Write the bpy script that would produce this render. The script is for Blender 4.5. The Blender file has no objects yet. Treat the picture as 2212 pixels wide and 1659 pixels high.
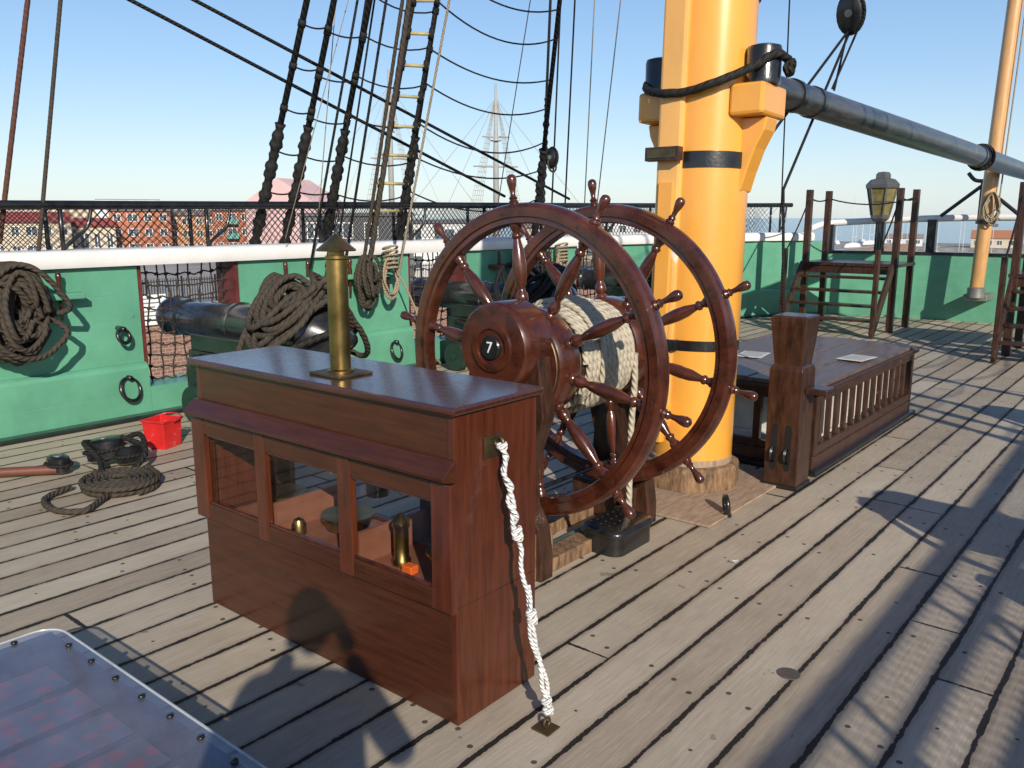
import bpy, bmesh, math, random
import numpy as np
from mathutils import Vector, Matrix
random.seed(7); rng=np.random.RandomState(7)
CX=-2.5
scene=bpy.context.scene
# ------------------------------------------------------------ materials
def mat(name,base,rough=0.6,metal=0.0,var=0.15,nscale=6.0,bump=0.1,bscale=40.0,coat=0.0,stretch=None,spec=0.5,base2=None,chips=None):
    m=bpy.data.materials.new(name);m.use_nodes=True
    nt=m.node_tree;N=nt.nodes;L=nt.links
    b=N['Principled BSDF']
    tc=N.new('ShaderNodeTexCoord');mp=N.new('ShaderNodeMapping')
    if stretch: mp.inputs['Scale'].default_value=stretch
    L.new(tc.outputs['Object'],mp.inputs['Vector'])
    n=N.new('ShaderNodeTexNoise');n.inputs['Scale'].default_value=nscale;n.inputs['Detail'].default_value=7;n.inputs['Roughness'].default_value=.65
    L.new(mp.outputs[0],n.inputs['Vector'])
    r=N.new('ShaderNodeValToRGB')
    c=np.array(base);c2=np.array(base2) if base2 else None
    lo=np.clip(c*(1-var*1.6),0,1);hi=np.clip(c*(1+var*1.2),0,1)
    if c2 is not None: lo=c;hi=c2
    r.color_ramp.elements[0].position=.3;r.color_ramp.elements[1].position=.7
    r.color_ramp.elements[0].color=(*lo,1);r.color_ramp.elements[1].color=(*hi,1)
    L.new(n.outputs['Fac'],r.inputs[0]);col=r.outputs[0]
    if chips:
        (cc,th,cs)=chips
        nc=N.new('ShaderNodeTexNoise');nc.inputs['Scale'].default_value=cs;nc.inputs['Detail'].default_value=9;nc.inputs['Roughness'].default_value=.7;L.new(tc.outputs['Object'],nc.inputs['Vector'])
        mr0=N.new('ShaderNodeMapRange');mr0.inputs['From Min'].default_value=th;mr0.inputs['From Max'].default_value=th+.03;L.new(nc.outputs['Fac'],mr0.inputs['Value'])
        mxc=N.new('ShaderNodeMix');mxc.data_type='RGBA';L.new(mr0.outputs[0],mxc.inputs['Factor']);L.new(col,mxc.inputs['A']);mxc.inputs['B'].default_value=(*cc,1);col=mxc.outputs['Result']
    L.new(col,b.inputs['Base Color'])
    b.inputs['Metallic'].default_value=metal;b.inputs['Coat Weight'].default_value=coat;b.inputs['Coat Roughness'].default_value=.12
    b.inputs['Specular IOR Level'].default_value=spec
    mr=N.new('ShaderNodeMapRange');mr.inputs['To Min'].default_value=max(rough-.1,.03);mr.inputs['To Max'].default_value=min(rough+.12,1)
    L.new(n.outputs['Fac'],mr.inputs['Value']);L.new(mr.outputs[0],b.inputs['Roughness'])
    if bump>0:
        n2=N.new('ShaderNodeTexNoise');n2.inputs['Scale'].default_value=bscale;n2.inputs['Detail'].default_value=4
        L.new(mp.outputs[0],n2.inputs['Vector'])
        bp=N.new('ShaderNodeBump');bp.inputs['Strength'].default_value=bump;bp.inputs['Distance'].default_value=.01
        L.new(n2.outputs['Fac'],bp.inputs['Height']);L.new(bp.outputs[0],b.inputs['Normal'])
    return m
def ropemat(name,base,rough=.85):
    m=bpy.data.materials.new(name);m.use_nodes=True
    nt=m.node_tree;N=nt.nodes;L=nt.links;b=N['Principled BSDF']
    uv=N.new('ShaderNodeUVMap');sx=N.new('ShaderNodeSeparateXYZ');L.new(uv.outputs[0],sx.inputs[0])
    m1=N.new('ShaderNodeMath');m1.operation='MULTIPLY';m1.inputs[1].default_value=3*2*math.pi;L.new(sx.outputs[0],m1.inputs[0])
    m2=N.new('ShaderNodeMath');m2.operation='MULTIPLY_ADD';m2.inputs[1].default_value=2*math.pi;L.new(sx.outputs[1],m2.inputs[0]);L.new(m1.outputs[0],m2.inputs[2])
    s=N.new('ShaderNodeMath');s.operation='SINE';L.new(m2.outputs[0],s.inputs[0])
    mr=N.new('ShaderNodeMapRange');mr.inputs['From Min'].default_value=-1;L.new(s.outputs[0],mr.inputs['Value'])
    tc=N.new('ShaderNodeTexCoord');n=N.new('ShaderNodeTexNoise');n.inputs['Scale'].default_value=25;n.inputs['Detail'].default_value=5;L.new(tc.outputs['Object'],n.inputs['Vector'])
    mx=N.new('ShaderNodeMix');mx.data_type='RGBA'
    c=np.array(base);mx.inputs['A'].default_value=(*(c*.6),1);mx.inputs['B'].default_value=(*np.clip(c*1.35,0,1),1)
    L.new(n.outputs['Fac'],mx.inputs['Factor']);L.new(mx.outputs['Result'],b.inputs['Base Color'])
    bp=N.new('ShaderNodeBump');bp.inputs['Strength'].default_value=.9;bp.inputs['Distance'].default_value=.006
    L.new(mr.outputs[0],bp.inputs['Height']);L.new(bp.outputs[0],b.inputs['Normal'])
    b.inputs['Roughness'].default_value=rough;b.inputs['Specular IOR Level'].default_value=.25
    return m
MAH=mat('mahogany',(.062,.0185,.0075),.34,var=.22,nscale=4,bump=.04,bscale=20,coat=.28,stretch=(1.2,3,14),spec=.35)
MAHV=mat('mahogany_end',(.085,.0215,.009),.3,var=.25,nscale=4,bump=.04,bscale=20,coat=.35,stretch=(6,10,1),spec=.4)
MAHT=mat('mahogany_lid',(.06,.0175,.0085),.25,var=.2,nscale=4,bump=.04,bscale=20,coat=.6,stretch=(1.2,14,3))
MAHD=mat('mahogany_turned',(.068,.0175,.0085),.27,var=.42,nscale=9,bump=.05,bscale=40,coat=.55,chips=((.15,.06,.03),.7,14))
DWOOD=mat('dark_varnished_wood',(.048,.019,.010),.4,var=.45,nscale=7,bump=.15,bscale=35,coat=.2,stretch=(4,4,1),chips=((.13,.07,.04),.66,5))
TOPW=mat('hatch_boards',(.14,.095,.072),.5,var=.3,nscale=6,bump=.08,coat=.1,stretch=(6,1,1))
YEL=mat('ochre_paint',(.80,.36,.055),.28,var=.06,nscale=2,bump=.05,bscale=9,coat=.45,stretch=(1,1,.4),chips=((.62,.50,.36),.735,2.6))
YELW=mat('worn_cream_paint',(.76,.40,.11),.35,var=.1,nscale=3,bump=.06,bscale=14,coat=.3,stretch=(1,1,.3),chips=((.72,.63,.5),.62,2.2))
BLK=mat('black_iron',(.012,.012,.013),.3,var=.4,nscale=12,bump=.15,bscale=60,coat=.4)
GUN=mat('gun_iron',(.02,.02,.022),.25,var=.4,nscale=8,bump=.12,bscale=45,coat=.5)
BSPAR=mat('black_spar_paint',(.055,.05,.047),.36,var=.5,nscale=3,bump=.1,bscale=14,coat=.3,stretch=(6,1,6),chips=((.17,.12,.09),.6,2))
WHT=mat('white_paint',(.80,.79,.77),.4,var=.05,nscale=3,bump=.08,bscale=14,chips=((.45,.42,.36),.7,5))
BRASS=mat('brass',(.36,.24,.085),.33,metal=1,var=.3,nscale=7,bump=.04)
BRASSD=mat('aged_brass',(.17,.13,.07),.5,metal=.9,var=.3,nscale=9,bump=.08)
RBOARD=mat('red_brown_paint',(.13,.028,.022),.5,var=.25)
OLDW=mat('weathered_oak',(.22,.13,.07),.75,var=.45,nscale=9,bump=.6,bscale=30,stretch=(3,3,1))
PINKW=mat('pine_boards',(.36,.26,.18),.7,var=.25,nscale=8,bump=.2,stretch=(6,1,1))
RED=mat('red_plastic',(.6,.02,.02),.35,var=.15,bump=.03,chips=((.5,.2,.18),.62,12))
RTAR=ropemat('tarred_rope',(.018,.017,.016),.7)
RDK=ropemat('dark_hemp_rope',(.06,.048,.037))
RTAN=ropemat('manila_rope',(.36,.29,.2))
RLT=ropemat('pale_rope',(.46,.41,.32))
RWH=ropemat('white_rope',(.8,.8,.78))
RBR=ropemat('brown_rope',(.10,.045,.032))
STEEL=mat('grey_metal',(.3,.3,.29),.45,metal=.6,var=.2)
SKIN=mat('skin',(.5,.3,.22),.5);CLOTH=mat('cloth',(.08,.1,.16),.9)
def greenmat():
    m=mat('green_paint',(.115,.345,.225),.4,var=.13,nscale=1.6,bump=.0,coat=.1,chips=((.06,.19,.13),.67,6))
    nt=m.node_tree;N=nt.nodes;L=nt.links;b=N['Principled BSDF']
    tc=N.new('ShaderNodeTexCoord');sx=N.new('ShaderNodeSeparateXYZ');L.new(tc.outputs['Object'],sx.inputs[0])
    a=N.new('ShaderNodeMath');a.operation='MULTIPLY';a.inputs[1].default_value=1/.21;L.new(sx.outputs[2],a.inputs[0])
    f=N.new('ShaderNodeMath');f.operation='FRACT';L.new(a.outputs[0],f.inputs[0])
    g=N.new('ShaderNodeMath');g.operation='GREATER_THAN';g.inputs[1].default_value=.035;L.new(f.outputs[0],g.inputs[0])
    n=N.new('ShaderNodeTexNoise');n.inputs['Scale'].default_value=9;n.inputs['Detail'].default_value=6;L.new(tc.outputs['Object'],n.inputs['Vector'])
    ad=N.new('ShaderNodeMath');ad.operation='MULTIPLY_ADD';ad.inputs[1].default_value=.7;L.new(n.outputs['Fac'],ad.inputs[0]);L.new(g.outputs[0],ad.inputs[2])
    bp=N.new('ShaderNodeBump');bp.inputs['Strength'].default_value=.4;bp.inputs['Distance'].default_value=.006;L.new(ad.outputs[0],bp.inputs['Height']);L.new(bp.outputs[0],b.inputs['Normal'])
    return m
GRN=greenmat()
def facing_glass(name,tint,base,power=5,glossrough=.03,diff=None,nodiff=0):
    m=bpy.data.materials.new(name);m.use_nodes=True;nt=m.node_tree;N=nt.nodes;L=nt.links;N.clear()
    o=N.new('ShaderNodeOutputMaterial');t=N.new('ShaderNodeBsdfTransparent');t.inputs[0].default_value=(*tint,1)
    g=N.new('ShaderNodeBsdfGlossy');g.inputs['Roughness'].default_value=glossrough
    lw=N.new('ShaderNodeLayerWeight');lw.inputs[0].default_value=.5
    pw=N.new('ShaderNodeMath');pw.operation='POWER';pw.inputs[1].default_value=power;L.new(lw.outputs['Facing'],pw.inputs[0])
    ma=N.new('ShaderNodeMath');ma.operation='MULTIPLY_ADD';ma.use_clamp=True;ma.inputs[1].default_value=1-base;ma.inputs[2].default_value=base;L.new(pw.outputs[0],ma.inputs[0])
    mx=N.new('ShaderNodeMixShader');L.new(ma.outputs[0],mx.inputs[0]);L.new(g.outputs[0],mx.inputs[2])
    if diff:
        d=N.new('ShaderNodeBsdfDiffuse');d.inputs[0].default_value=(*diff,1)
        tc=N.new('ShaderNodeTexCoord');n=N.new('ShaderNodeTexNoise');n.inputs['Scale'].default_value=2.5;n.inputs['Detail'].default_value=9;n.inputs['Roughness'].default_value=.7;L.new(tc.outputs['Object'],n.inputs['Vector'])
        mr=N.new('ShaderNodeMapRange');mr.inputs['From Min'].default_value=.3;mr.inputs['From Max'].default_value=.7;mr.inputs['To Min'].default_value=.5*nodiff;mr.inputs['To Max'].default_value=1.3*nodiff;L.new(n.outputs['Fac'],mr.inputs['Value'])
        m2=N.new('ShaderNodeMixShader');L.new(mr.outputs[0],m2.inputs[0]);L.new(t.outputs[0],m2.inputs[1]);L.new(d.outputs[0],m2.inputs[2]);L.new(m2.outputs[0],mx.inputs[1])
    else: L.new(t.outputs[0],mx.inputs[1])
    L.new(mx.outputs[0],o.inputs[0]);return m
GLASS=facing_glass('window_glass',(.95,.96,.96),.045)
# ------------------------------------------------------------ geometry helpers
def empty(name,loc=(0,0,0)):
    e=bpy.data.objects.new(name,None);scene.collection.objects.link(e);return e
class MB:
    def __init__(s): s.v=[];s.f=[];s.uv=[]
    def add(s,V,F,UV=None):
        o=len(s.v);s.v.extend([tuple(map(float,x)) for x in V])
        for k,f in enumerate(F):
            s.f.append(tuple(i+o for i in f))
            s.uv.append(UV[k] if UV else None)
    def box(s,lo,hi,M=None):
        V=[(x,y,z) for x in (lo[0],hi[0]) for y in (lo[1],hi[1]) for z in (lo[2],hi[2])]
        if M is not None: V=[tuple(M@Vector(v)) for v in V]
        s.add(V,[(0,1,3,2),(4,6,7,5),(0,4,5,1),(2,3,7,6),(0,2,6,4),(1,5,7,3)])
    def obj(s,name,m,parent=None,smooth=False,bevel=0,seg=2,recalc=True,sharp=None):
        me=bpy.data.meshes.new(name);me.from_pydata(s.v,[],s.f);me.update()
        if any(u is not None for u in s.uv):
            ul=me.uv_layers.new(name='UVMap');k=0
            for fi,f in enumerate(s.f):
                for j in range(len(f)):
                    if s.uv[fi]: ul.data[k].uv=s.uv[fi][j]
                    k+=1
        if recalc:
            bm=bmesh.new();bm.from_mesh(me);bmesh.ops.recalc_face_normals(bm,faces=bm.faces);bm.to_mesh(me);bm.free()
        me.materials.append(m)
        if smooth:
            for p in me.polygons: p.use_smooth=True
            if sharp: me.set_sharp_from_angle(angle=math.radians(sharp))
        ob=bpy.data.objects.new(name,me);scene.collection.objects.link(ob)
        if bevel:
            b=ob.modifiers.new('b','BEVEL');b.width=bevel;b.segments=seg;b.limit_method='ANGLE';b.angle_limit=math.radians(40);b.harden_normals=False
        if parent: ob.parent=parent
        return ob
def box(name,lo,hi,m,parent=None,bevel=.004,M=None):
    b=MB();b.box(lo,hi,M);return b.obj(name,m,parent,bevel=bevel)
def axisM(o,d):
    z=Vector(d).normalized();q=z.to_track_quat('Z','Y');return Matrix.Translation(Vector(o))@q.to_matrix().to_4x4()
def lathe_into(b,prof,o,d,seg=32,closed=False):
    M=axisM(o,d);V=[];F=[];n=len(prof)
    for (r,h) in prof:
        for k in range(seg):
            a=2*math.pi*k/seg;V.append(tuple(M@Vector((r*math.cos(a),r*math.sin(a),h))))
    for i in range(n if closed else n-1):
        j=(i+1)%n
        for k in range(seg):
            k2=(k+1)%seg;F.append((i*seg+k,i*seg+k2,j*seg+k2,j*seg+k))
    if not closed:
        if prof[0][0]>1e-5: F.append(tuple(range(seg)))
        if prof[-1][0]>1e-5: F.append(tuple((n-1)*seg+k for k in range(seg)))
    b.add(V,F)
def lathe(name,prof,o,d,m,parent=None,seg=32,closed=False,sharp=35):
    b=MB();lathe_into(b,prof,o,d,seg,closed);return b.obj(name,m,parent,smooth=True,sharp=sharp)
def catmull(P,n=8,cyc=False):
    P=[np.array(p,float) for p in P];out=[];N=len(P)
    rr=range(N if cyc else N-1)
    for i in rr:
        if cyc: p0,p1,p2,p3=P[(i-1)%N],P[i],P[(i+1)%N],P[(i+2)%N]
        else: p0,p1,p2,p3=P[max(i-1,0)],P[i],P[i+1],P[min(i+2,N-1)]
        for k in range(n):
            t=k/n;out.append(.5*((2*p1)+(-p0+p2)*t+(2*p0-5*p1+4*p2-p3)*t*t+(-p0+3*p1-3*p2+p3)*t**3))
    if not cyc: out.append(P[-1])
    return np.array(out)
def resample(P,step):
    P=np.array(P,float);d=np.r_[0,np.cumsum(np.linalg.norm(np.diff(P,axis=0),axis=1))]
    n=max(2,int(d[-1]/step)+1);s=np.linspace(0,d[-1],n)
    return np.stack([np.interp(s,d,P[:,k]) for k in range(3)],1)
def tube_into(b,P,r,seg=8,twist=False,cyc=False,rs=None):
    P=np.array(P,float)
    if twist:
        if cyc: P=np.vstack([P,P[:1]]);cyc=False
        P=resample(P,r*1.1)
    n=len(P);T=np.zeros_like(P);T[1:-1]=P[2:]-P[:-2];T[0]=P[1]-P[0];T[-1]=P[-1]-P[-2]
    if cyc: T[0]=P[1]-P[-1];T[-1]=P[0]-P[-2]
    T/=np.maximum(np.linalg.norm(T,axis=1,keepdims=True),1e-9)
    up=np.array([0,0,1.]) if abs(T[0][2])<.9 else np.array([1.,0,0])
    nrm=np.cross(T[0],up);nrm/=np.linalg.norm(nrm)
    L=0;V=[];rows=[];a=np.arange(seg)*2*math.pi/seg
    for i in range(n):
        if i>0:
            L+=np.linalg.norm(P[i]-P[i-1])
            nrm=nrm-T[i]*np.dot(nrm,T[i]);nrm/=max(np.linalg.norm(nrm),1e-9)
        bn=np.cross(T[i],nrm)
        ri=rs[i] if rs is not None else r
        rr=ri*(1+.17*np.abs(np.sin(1.5*a+1.5*L/(r*2.33)))-.08) if twist else ri*np.ones(seg)
        ring=P[i]+np.outer(np.cos(a)*rr,nrm)+np.outer(np.sin(a)*rr,bn)
        V.extend(ring.tolist());rows.append(3*L/(7*r))
    F=[];UV=[]
    for i in range(n if cyc else n-1):
        j=(i+1)%n;vi=rows[i];vj=rows[j] if j>i else rows[i]+(rows[1]-rows[0])
        for k in range(seg):
            k2=(k+1)%seg;F.append((i*seg+k,i*seg+k2,j*seg+k2,j*seg+k));u0=k/seg;u1=(k+1)/seg
            UV.append([(u0,vi),(u1,vi),(u1,vj),(u0,vj)])
    if not cyc:
        F.append(tuple(range(seg)));UV.append([(0,0)]*seg);F.append(tuple((n-1)*seg+k for k in range(seg)));UV.append([(0,0)]*seg)
    b.add(V,F,UV)
def tubes(name,paths,r,m,parent=None,seg=8,twist=False,cyc=False):
    b=MB()
    for P in paths: tube_into(b,P,r,seg,twist,cyc)
    return b.obj(name,m,parent,smooth=True,recalc=True,sharp=60)
def circle(o,d,r,n=24):
    M=axisM(o,d);return [tuple(M@Vector((r*math.cos(2*math.pi*k/n),r*math.sin(2*math.pi*k/n),0))) for k in range(n)]
def sagline(a,b,s,n=10):
    a=np.array(a,float);b=np.array(b,float);return [a+(b-a)*t-np.array([0,0,4*s*t*(1-t)]) for t in np.linspace(0,1,n)]
# ------------------------------------------------------------ hull outline
HY=[-14,9,11,13,14.2,15.0,15.3];HB=[4.6,4.6,4.42,4.02,3.6,3.1,2.8]
def hb(y): return float(np.interp(y,HY,HB))
def side(y0,y1,s,step=.4,off=0,z=0):
    n=max(2,int(abs(y1-y0)/step)+1);out=[]
    for y in np.linspace(y0,y1,n):
        e=.05;t=Vector((s*(hb(y+e)-hb(y-e)),2*e,0)).normalized();nr=Vector((t.y*s,-t.x*s,0))
        if nr.x*s<0: nr=-nr
        out.append((CX+s*hb(y)+nr.x*off,y+nr.y*off,z(y) if callable(z) else z))
    return out
def sternpts(off=0,z=0,x0=-2.8,x1=2.8,n=15):
    return [(CX+x,15.3+.35*(1-(x/2.8)**2)+off,z) for x in np.linspace(x0,x1,n)]
def sweep(name,pts0,outs,prof,m,parent,bevel=0,smooth=False):
    b=MB();V=[];F=[];k=len(prof)
    for (x,y),(nx,ny) in zip(pts0,outs):
        for o,z in prof: V.append((x+nx*o,y+ny*o,z))
    n=len(pts0)
    for i in range(n-1):
        for j in range(k):
            j2=(j+1)%k;F.append((i*k+j,i*k+j2,(i+1)*k+j2,(i+1)*k+j))
    F.append(tuple(range(k)));F.append(tuple((n-1)*k+j for j in range(k)))
    b.add(V,F);return b.obj(name,m,parent,smooth=smooth,sharp=40,bevel=bevel)
def sidesweep(name,y0,y1,s,prof,m,parent,bevel=0,smooth=False):
    p0=side(y0,y1,s);p1=side(y0,y1,s,off=1)
    return sweep(name,[(p[0],p[1]) for p in p0],[(b[0]-a[0],b[1]-a[1]) for a,b in zip(p0,p1)],prof,m,parent,bevel,smooth)
# ------------------------------------------------------------ deck
def deckmat():
    m=bpy.data.materials.new('deck_planks');m.use_nodes=True;nt=m.node_tree;N=nt.nodes;L=nt.links;b=N['Principled BSDF']
    def M(op,a,bb=None,c=None,clamp=False):
        n=N.new('ShaderNodeMath');n.operation=op;n.use_clamp=clamp
        for i,x in enumerate((a,bb,c)):
            if x is None: continue
            if isinstance(x,(int,float)): n.inputs[i].default_value=x
            else: L.new(x,n.inputs[i])
        return n.outputs[0]
    tc=N.new('ShaderNodeTexCoord');sx=N.new('ShaderNodeSeparateXYZ');L.new(tc.outputs['Object'],sx.inputs[0])
    X,Y=sx.outputs[0],sx.outputs[1]
    def noise(sc,stretch,det=5,rough=.6):
        mp=N.new('ShaderNodeMapping');mp.inputs['Scale'].default_value=stretch;L.new(tc.outputs['Object'],mp.inputs[0])
        n=N.new('ShaderNodeTexNoise');n.inputs['Scale'].default_value=sc;n.inputs['Detail'].default_value=det;n.inputs['Roughness'].default_value=rough;L.new(mp.outputs[0],n.inputs['Vector']);return n.outputs['Fac']
    W=.205
    wob=noise(1.2,(1,1,1),3);xw=M('ADD',X,M('MULTIPLY',M('SUBTRACT',wob,.5),.014))
    u=M('DIVIDE',xw,W);pid=M('FLOOR',u);fx=M('FRACT',u)
    wn=N.new('ShaderNodeTexWhiteNoise');wn.noise_dimensions='1D';L.new(pid,wn.inputs['W'])
    yy=M('ADD',M('DIVIDE',Y,4.3),M('MULTIPLY',wn.outputs['Value'],7.3));bid=M('FLOOR',yy);fy=M('FRACT',yy)
    dx=M('MULTIPLY',M('MINIMUM',fx,M('SUBTRACT',1,fx)),W);dy=M('MULTIPLY',M('MINIMUM',fy,M('SUBTRACT',1,fy)),4.3)
    rag=noise(16,(1,.6,1),8,.8)
    rag2=noise(2.3,(1,.7,1),3)
    wseam=M('ADD',.0058,M('MULTIPLY',M('SUBTRACT',M('ADD',M('MULTIPLY',rag,.95),M('MULTIPLY',rag2,.55)),.66),.042))
    wseam=M('MAXIMUM',wseam,.0042)
    seam=M('LESS_THAN',dx,wseam)
    butt=M('LESS_THAN',dy,M('MULTIPLY',wseam,.8))
    caulk=M('MAXIMUM',seam,butt)
    cell=M('DIVIDE',Y,.78);cid=M('FLOOR',cell);cfy=M('FRACT',cell)
    cmb=N.new('ShaderNodeCombineXYZ');L.new(pid,cmb.inputs[0]);L.new(cid,cmb.inputs[1])
    wn2=N.new('ShaderNodeTexWhiteNoise');wn2.noise_dimensions='2D';L.new(cmb.outputs[0],wn2.inputs['Vector'])
    sc2=N.new('ShaderNodeSeparateColor');L.new(wn2.outputs['Color'],sc2.inputs[0])
    def dot(px,py,rad,rv):
        ddx=M('MULTIPLY',M('SUBTRACT',fx,M('ADD',px,M('MULTIPLY',M('SUBTRACT',rv,.5),.2))),W);ddy=M('MULTIPLY',M('SUBTRACT',cfy,M('ADD',py,M('MULTIPLY',M('SUBTRACT',sc2.outputs[1],.5),.3))),.78)
        d=M('SQRT',M('ADD',M('MULTIPLY',ddx,ddx),M('MULTIPLY',ddy,ddy)));return M('LESS_THAN',M('ADD',d,M('MULTIPLY',M('SUBTRACT',rag,.5),.008)),rad)
    d1=M('MULTIPLY',dot(.24,.5,.0105,sc2.outputs[0]),M('GREATER_THAN',sc2.outputs[0],.25));d2=M('MULTIPLY',dot(.76,.44,.0105,sc2.outputs[2]),M('GREATER_THAN',sc2.outputs[2],.3))
    d3=M('MULTIPLY',dot(.5,.85,.007,sc2.outputs[1]),M('GREATER_THAN',sc2.outputs[2],.7))
    plugs=M('MAXIMUM',M('MAXIMUM',d1,d2),d3)
    spot=M('GREATER_THAN',noise(6,(1,1,1),3,.5),.72)
    cmb2=N.new('ShaderNodeCombineXYZ');L.new(pid,cmb2.inputs[0]);L.new(bid,cmb2.inputs[1])
    wn3=N.new('ShaderNodeTexWhiteNoise');wn3.noise_dimensions='2D';L.new(cmb2.outputs[0],wn3.inputs['Vector'])
    grain=noise(9,(9,.55,1),8,.7);blot=noise(1.1,(1,.6,1),5);fine=noise(60,(6,.5,1),4,.7);dirt=noise(3.5,(1,.8,1),8,.75)
    t=M('ADD',M('MULTIPLY',wn3.outputs['Value'],.22),M('ADD',M('MULTIPLY',grain,.5),M('ADD',M('MULTIPLY',blot,.4),M('MULTIPLY',dirt,.3))))
    r=N.new('ShaderNodeValToRGB');e=r.color_ramp.elements
    e[0].position=.38;e[0].color=(.185,.142,.10,1);e[1].position=.98;e[1].color=(.56,.49,.385,1)
    x=e.new(.66);x.color=(.375,.312,.235,1)
    L.new(t,r.inputs[0])
    mx0=N.new('ShaderNodeMix');mx0.data_type='RGBA';mx0.blend_type='MULTIPLY';mx0.inputs['B'].default_value=(.55,.51,.47,1);L.new(r.outputs[0],mx0.inputs['A'])
    edge=N.new('ShaderNodeMapRange');edge.inputs['From Min'].default_value=.004;edge.inputs['From Max'].default_value=.03;edge.inputs['To Min'].default_value=1;edge.inputs['To Max'].default_value=0;L.new(dx,edge.inputs['Value'])
    L.new(M('MULTIPLY',edge.outputs[0],M('MULTIPLY',dirt,1.4),None,True),mx0.inputs['Factor'])
    mx=N.new('ShaderNodeMix');mx.data_type='RGBA';mx.inputs['B'].default_value=(.014,.012,.011,1)
    L.new(mx0.outputs['Result'],mx.inputs['A']);L.new(M('MULTIPLY',caulk,.97),mx.inputs['Factor'])
    mx2=N.new('ShaderNodeMix');mx2.data_type='RGBA';mx2.inputs['B'].default_value=(.045,.036,.03,1)
    L.new(mx.outputs['Result'],mx2.inputs['A']);L.new(M('MAXIMUM',M('MULTIPLY',plugs,.88),M('MULTIPLY',spot,.4)),mx2.inputs['Factor'])
    L.new(mx2.outputs['Result'],b.inputs['Base Color'])
    b.inputs['Roughness'].default_value=.62;b.inputs['Specular IOR Level'].default_value=.3
    h=M('SUBTRACT',M('ADD',M('MULTIPLY',grain,.5),M('MULTIPLY',fine,.3)),M('MULTIPLY',M('LESS_THAN',dx,.011),.5))
    h=M('SUBTRACT',h,M('MULTIPLY',plugs,.3))
    bp=N.new('ShaderNodeBump');bp.inputs['Strength'].default_value=.6;bp.inputs['Distance'].default_value=.006;L.new(h,bp.inputs['Height']);L.new(bp.outputs[0],b.inputs['Normal'])
    return m
deck=MB()
P=side(-14,15.3,-1,off=.1);S=side(-14,15.3,1,off=.1);n=len(P)
V=[(p[0],p[1],0) for p in P]+[(p[0],p[1],0) for p in S]
F=[(i,n+i,n+i+1,i+1) for i in range(n-1)]
deck.add(V,F)
st=sternpts(.1)
deck.add([(CX-2.9,15.3,0),(CX+2.9,15.3,0)]+[(p[0],p[1],0) for p in reversed(st)],[tuple(range(len(st)+2))])
deck.obj('ship_deck',deckmat(),recalc=False)
b=MB();lathe_into(b,[(.042,.0),(.042,.004),(0,.004)],(-1.05,2.94,0),(0,0,1),18);b.obj('deck_plug',mat('plug_wood',(.09,.08,.065),.6,var=.3))
b=MB();rr=np.random.RandomState(2);V=[(-1.665+rr.uniform(-.03,.03),3.79+rr.uniform(-.03,.03),rr.uniform(.004,.03)) for _ in range(12)]
b.add(V,[(0,1,2),(2,3,4),(4,5,6),(6,7,8),(8,9,10),(10,11,0),(0,4,8),(2,6,10),(1,5,9)]);b.obj('paper_scrap',mat('scrap_white',(.75,.75,.73),.8),recalc=False)
# ------------------------------------------------------------ bulwark
BW=empty('ship_bulwark')
ports=[(-12.4,-11.4),(-9.2,-8.2),(-6,-5),(-2.8,-1.8),(.4,1.4),(3.61,4.6),(6.8,7.8),(10,11)]
wallprof=[(0,.47),(0,1.29),(.3,1.29),(.3,.0),(-.07,.0),(-.07,.42),(-.055,.45),(-.03,.465)]
sillprof=[(-.07,0),(-.07,.25),(.3,.25),(.3,0)]
capprof=[(-.06,1.30),(-.075,1.34),(-.07,1.40),(-.04,1.43),(0,1.44),(.3,1.44),(.36,1.42),(.38,1.37),(.36,1.30)]
for s in (-1,1):
    y=-14
    for a,b_ in ports+[(15.3,15.3)]:
        if a-y>.05: sidesweep('wall_panel',y,a,s,wallprof,GRN,BW)
        if b_>a:
            sidesweep('port_sill',a+.002,b_-.002,s,sillprof,GRN,BW)
            for yy in (a+.001,b_-.041):
                X0=CX+s*hb(yy);x0,x1=sorted((X0+s*.01,X0+s*.32));box('port_lining',(x0,yy,.25),(x1,yy+.04,1.295),RBOARD,BW,bevel=0)
        y=b_
    sidesweep('cap_rail',-14,15.1,s,capprof,WHT,BW,smooth=True)
    sidesweep('waterway',-14,15.2,s,[(-.2,0.001),(-.2,.025),(-.17,.035),(-.073,.035),(-.073,0.001)],BLK,BW)
    sidesweep('outer_hull',-14,15.3,s,[(.34,-.02),(.34,-.9),(.1,-9.5),(.0,-9.5),(.2,-.9),(.2,-.02)],BLK,BW)
sp=[(p[0],p[1]) for p in sternpts()]
sweep('stern_wall',sp,[(0,1)]*len(sp),[(0,0),(0,1.08),(.25,1.08),(.25,0)],GRN,BW)
sweep('stern_capping',sp,[(0,1)]*len(sp),[(-.03,1.082),(-.03,1.13),(.28,1.13),(.28,1.082)],BLK,BW,bevel=.01)
sweep('stern_hull',sp,[(0,1)]*len(sp),[(.26,1.05),(.6,-1),(.1,-9.5),(0,-9.5),(.1,1.05)],BLK,BW)
tubes('stern_rail',[catmull([(x,y+.1,1.60+.1*(1-((x-CX)/2.8)**2)) for x,y in sp],4)],.055,WHT,BW,12)
tubes('rail_scroll',[catmull([(sp[0][0]+.02,sp[0][1]+.1,1.60),(sp[0][0]-.1,sp[0][1]-.05,1.58),(sp[0][0]-.28,sp[0][1]-.35,1.47)],6)],.055,WHT,BW,12)
for i in range(0,len(sp),2):
    x,y=sp[i];box('rail_stanchion',(x-.07,y+.03,1.13),(x+.07,y+.15,1.58+.1*(1-((x-CX)/2.8)**2)),BLK,BW)
b=MB()
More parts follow.
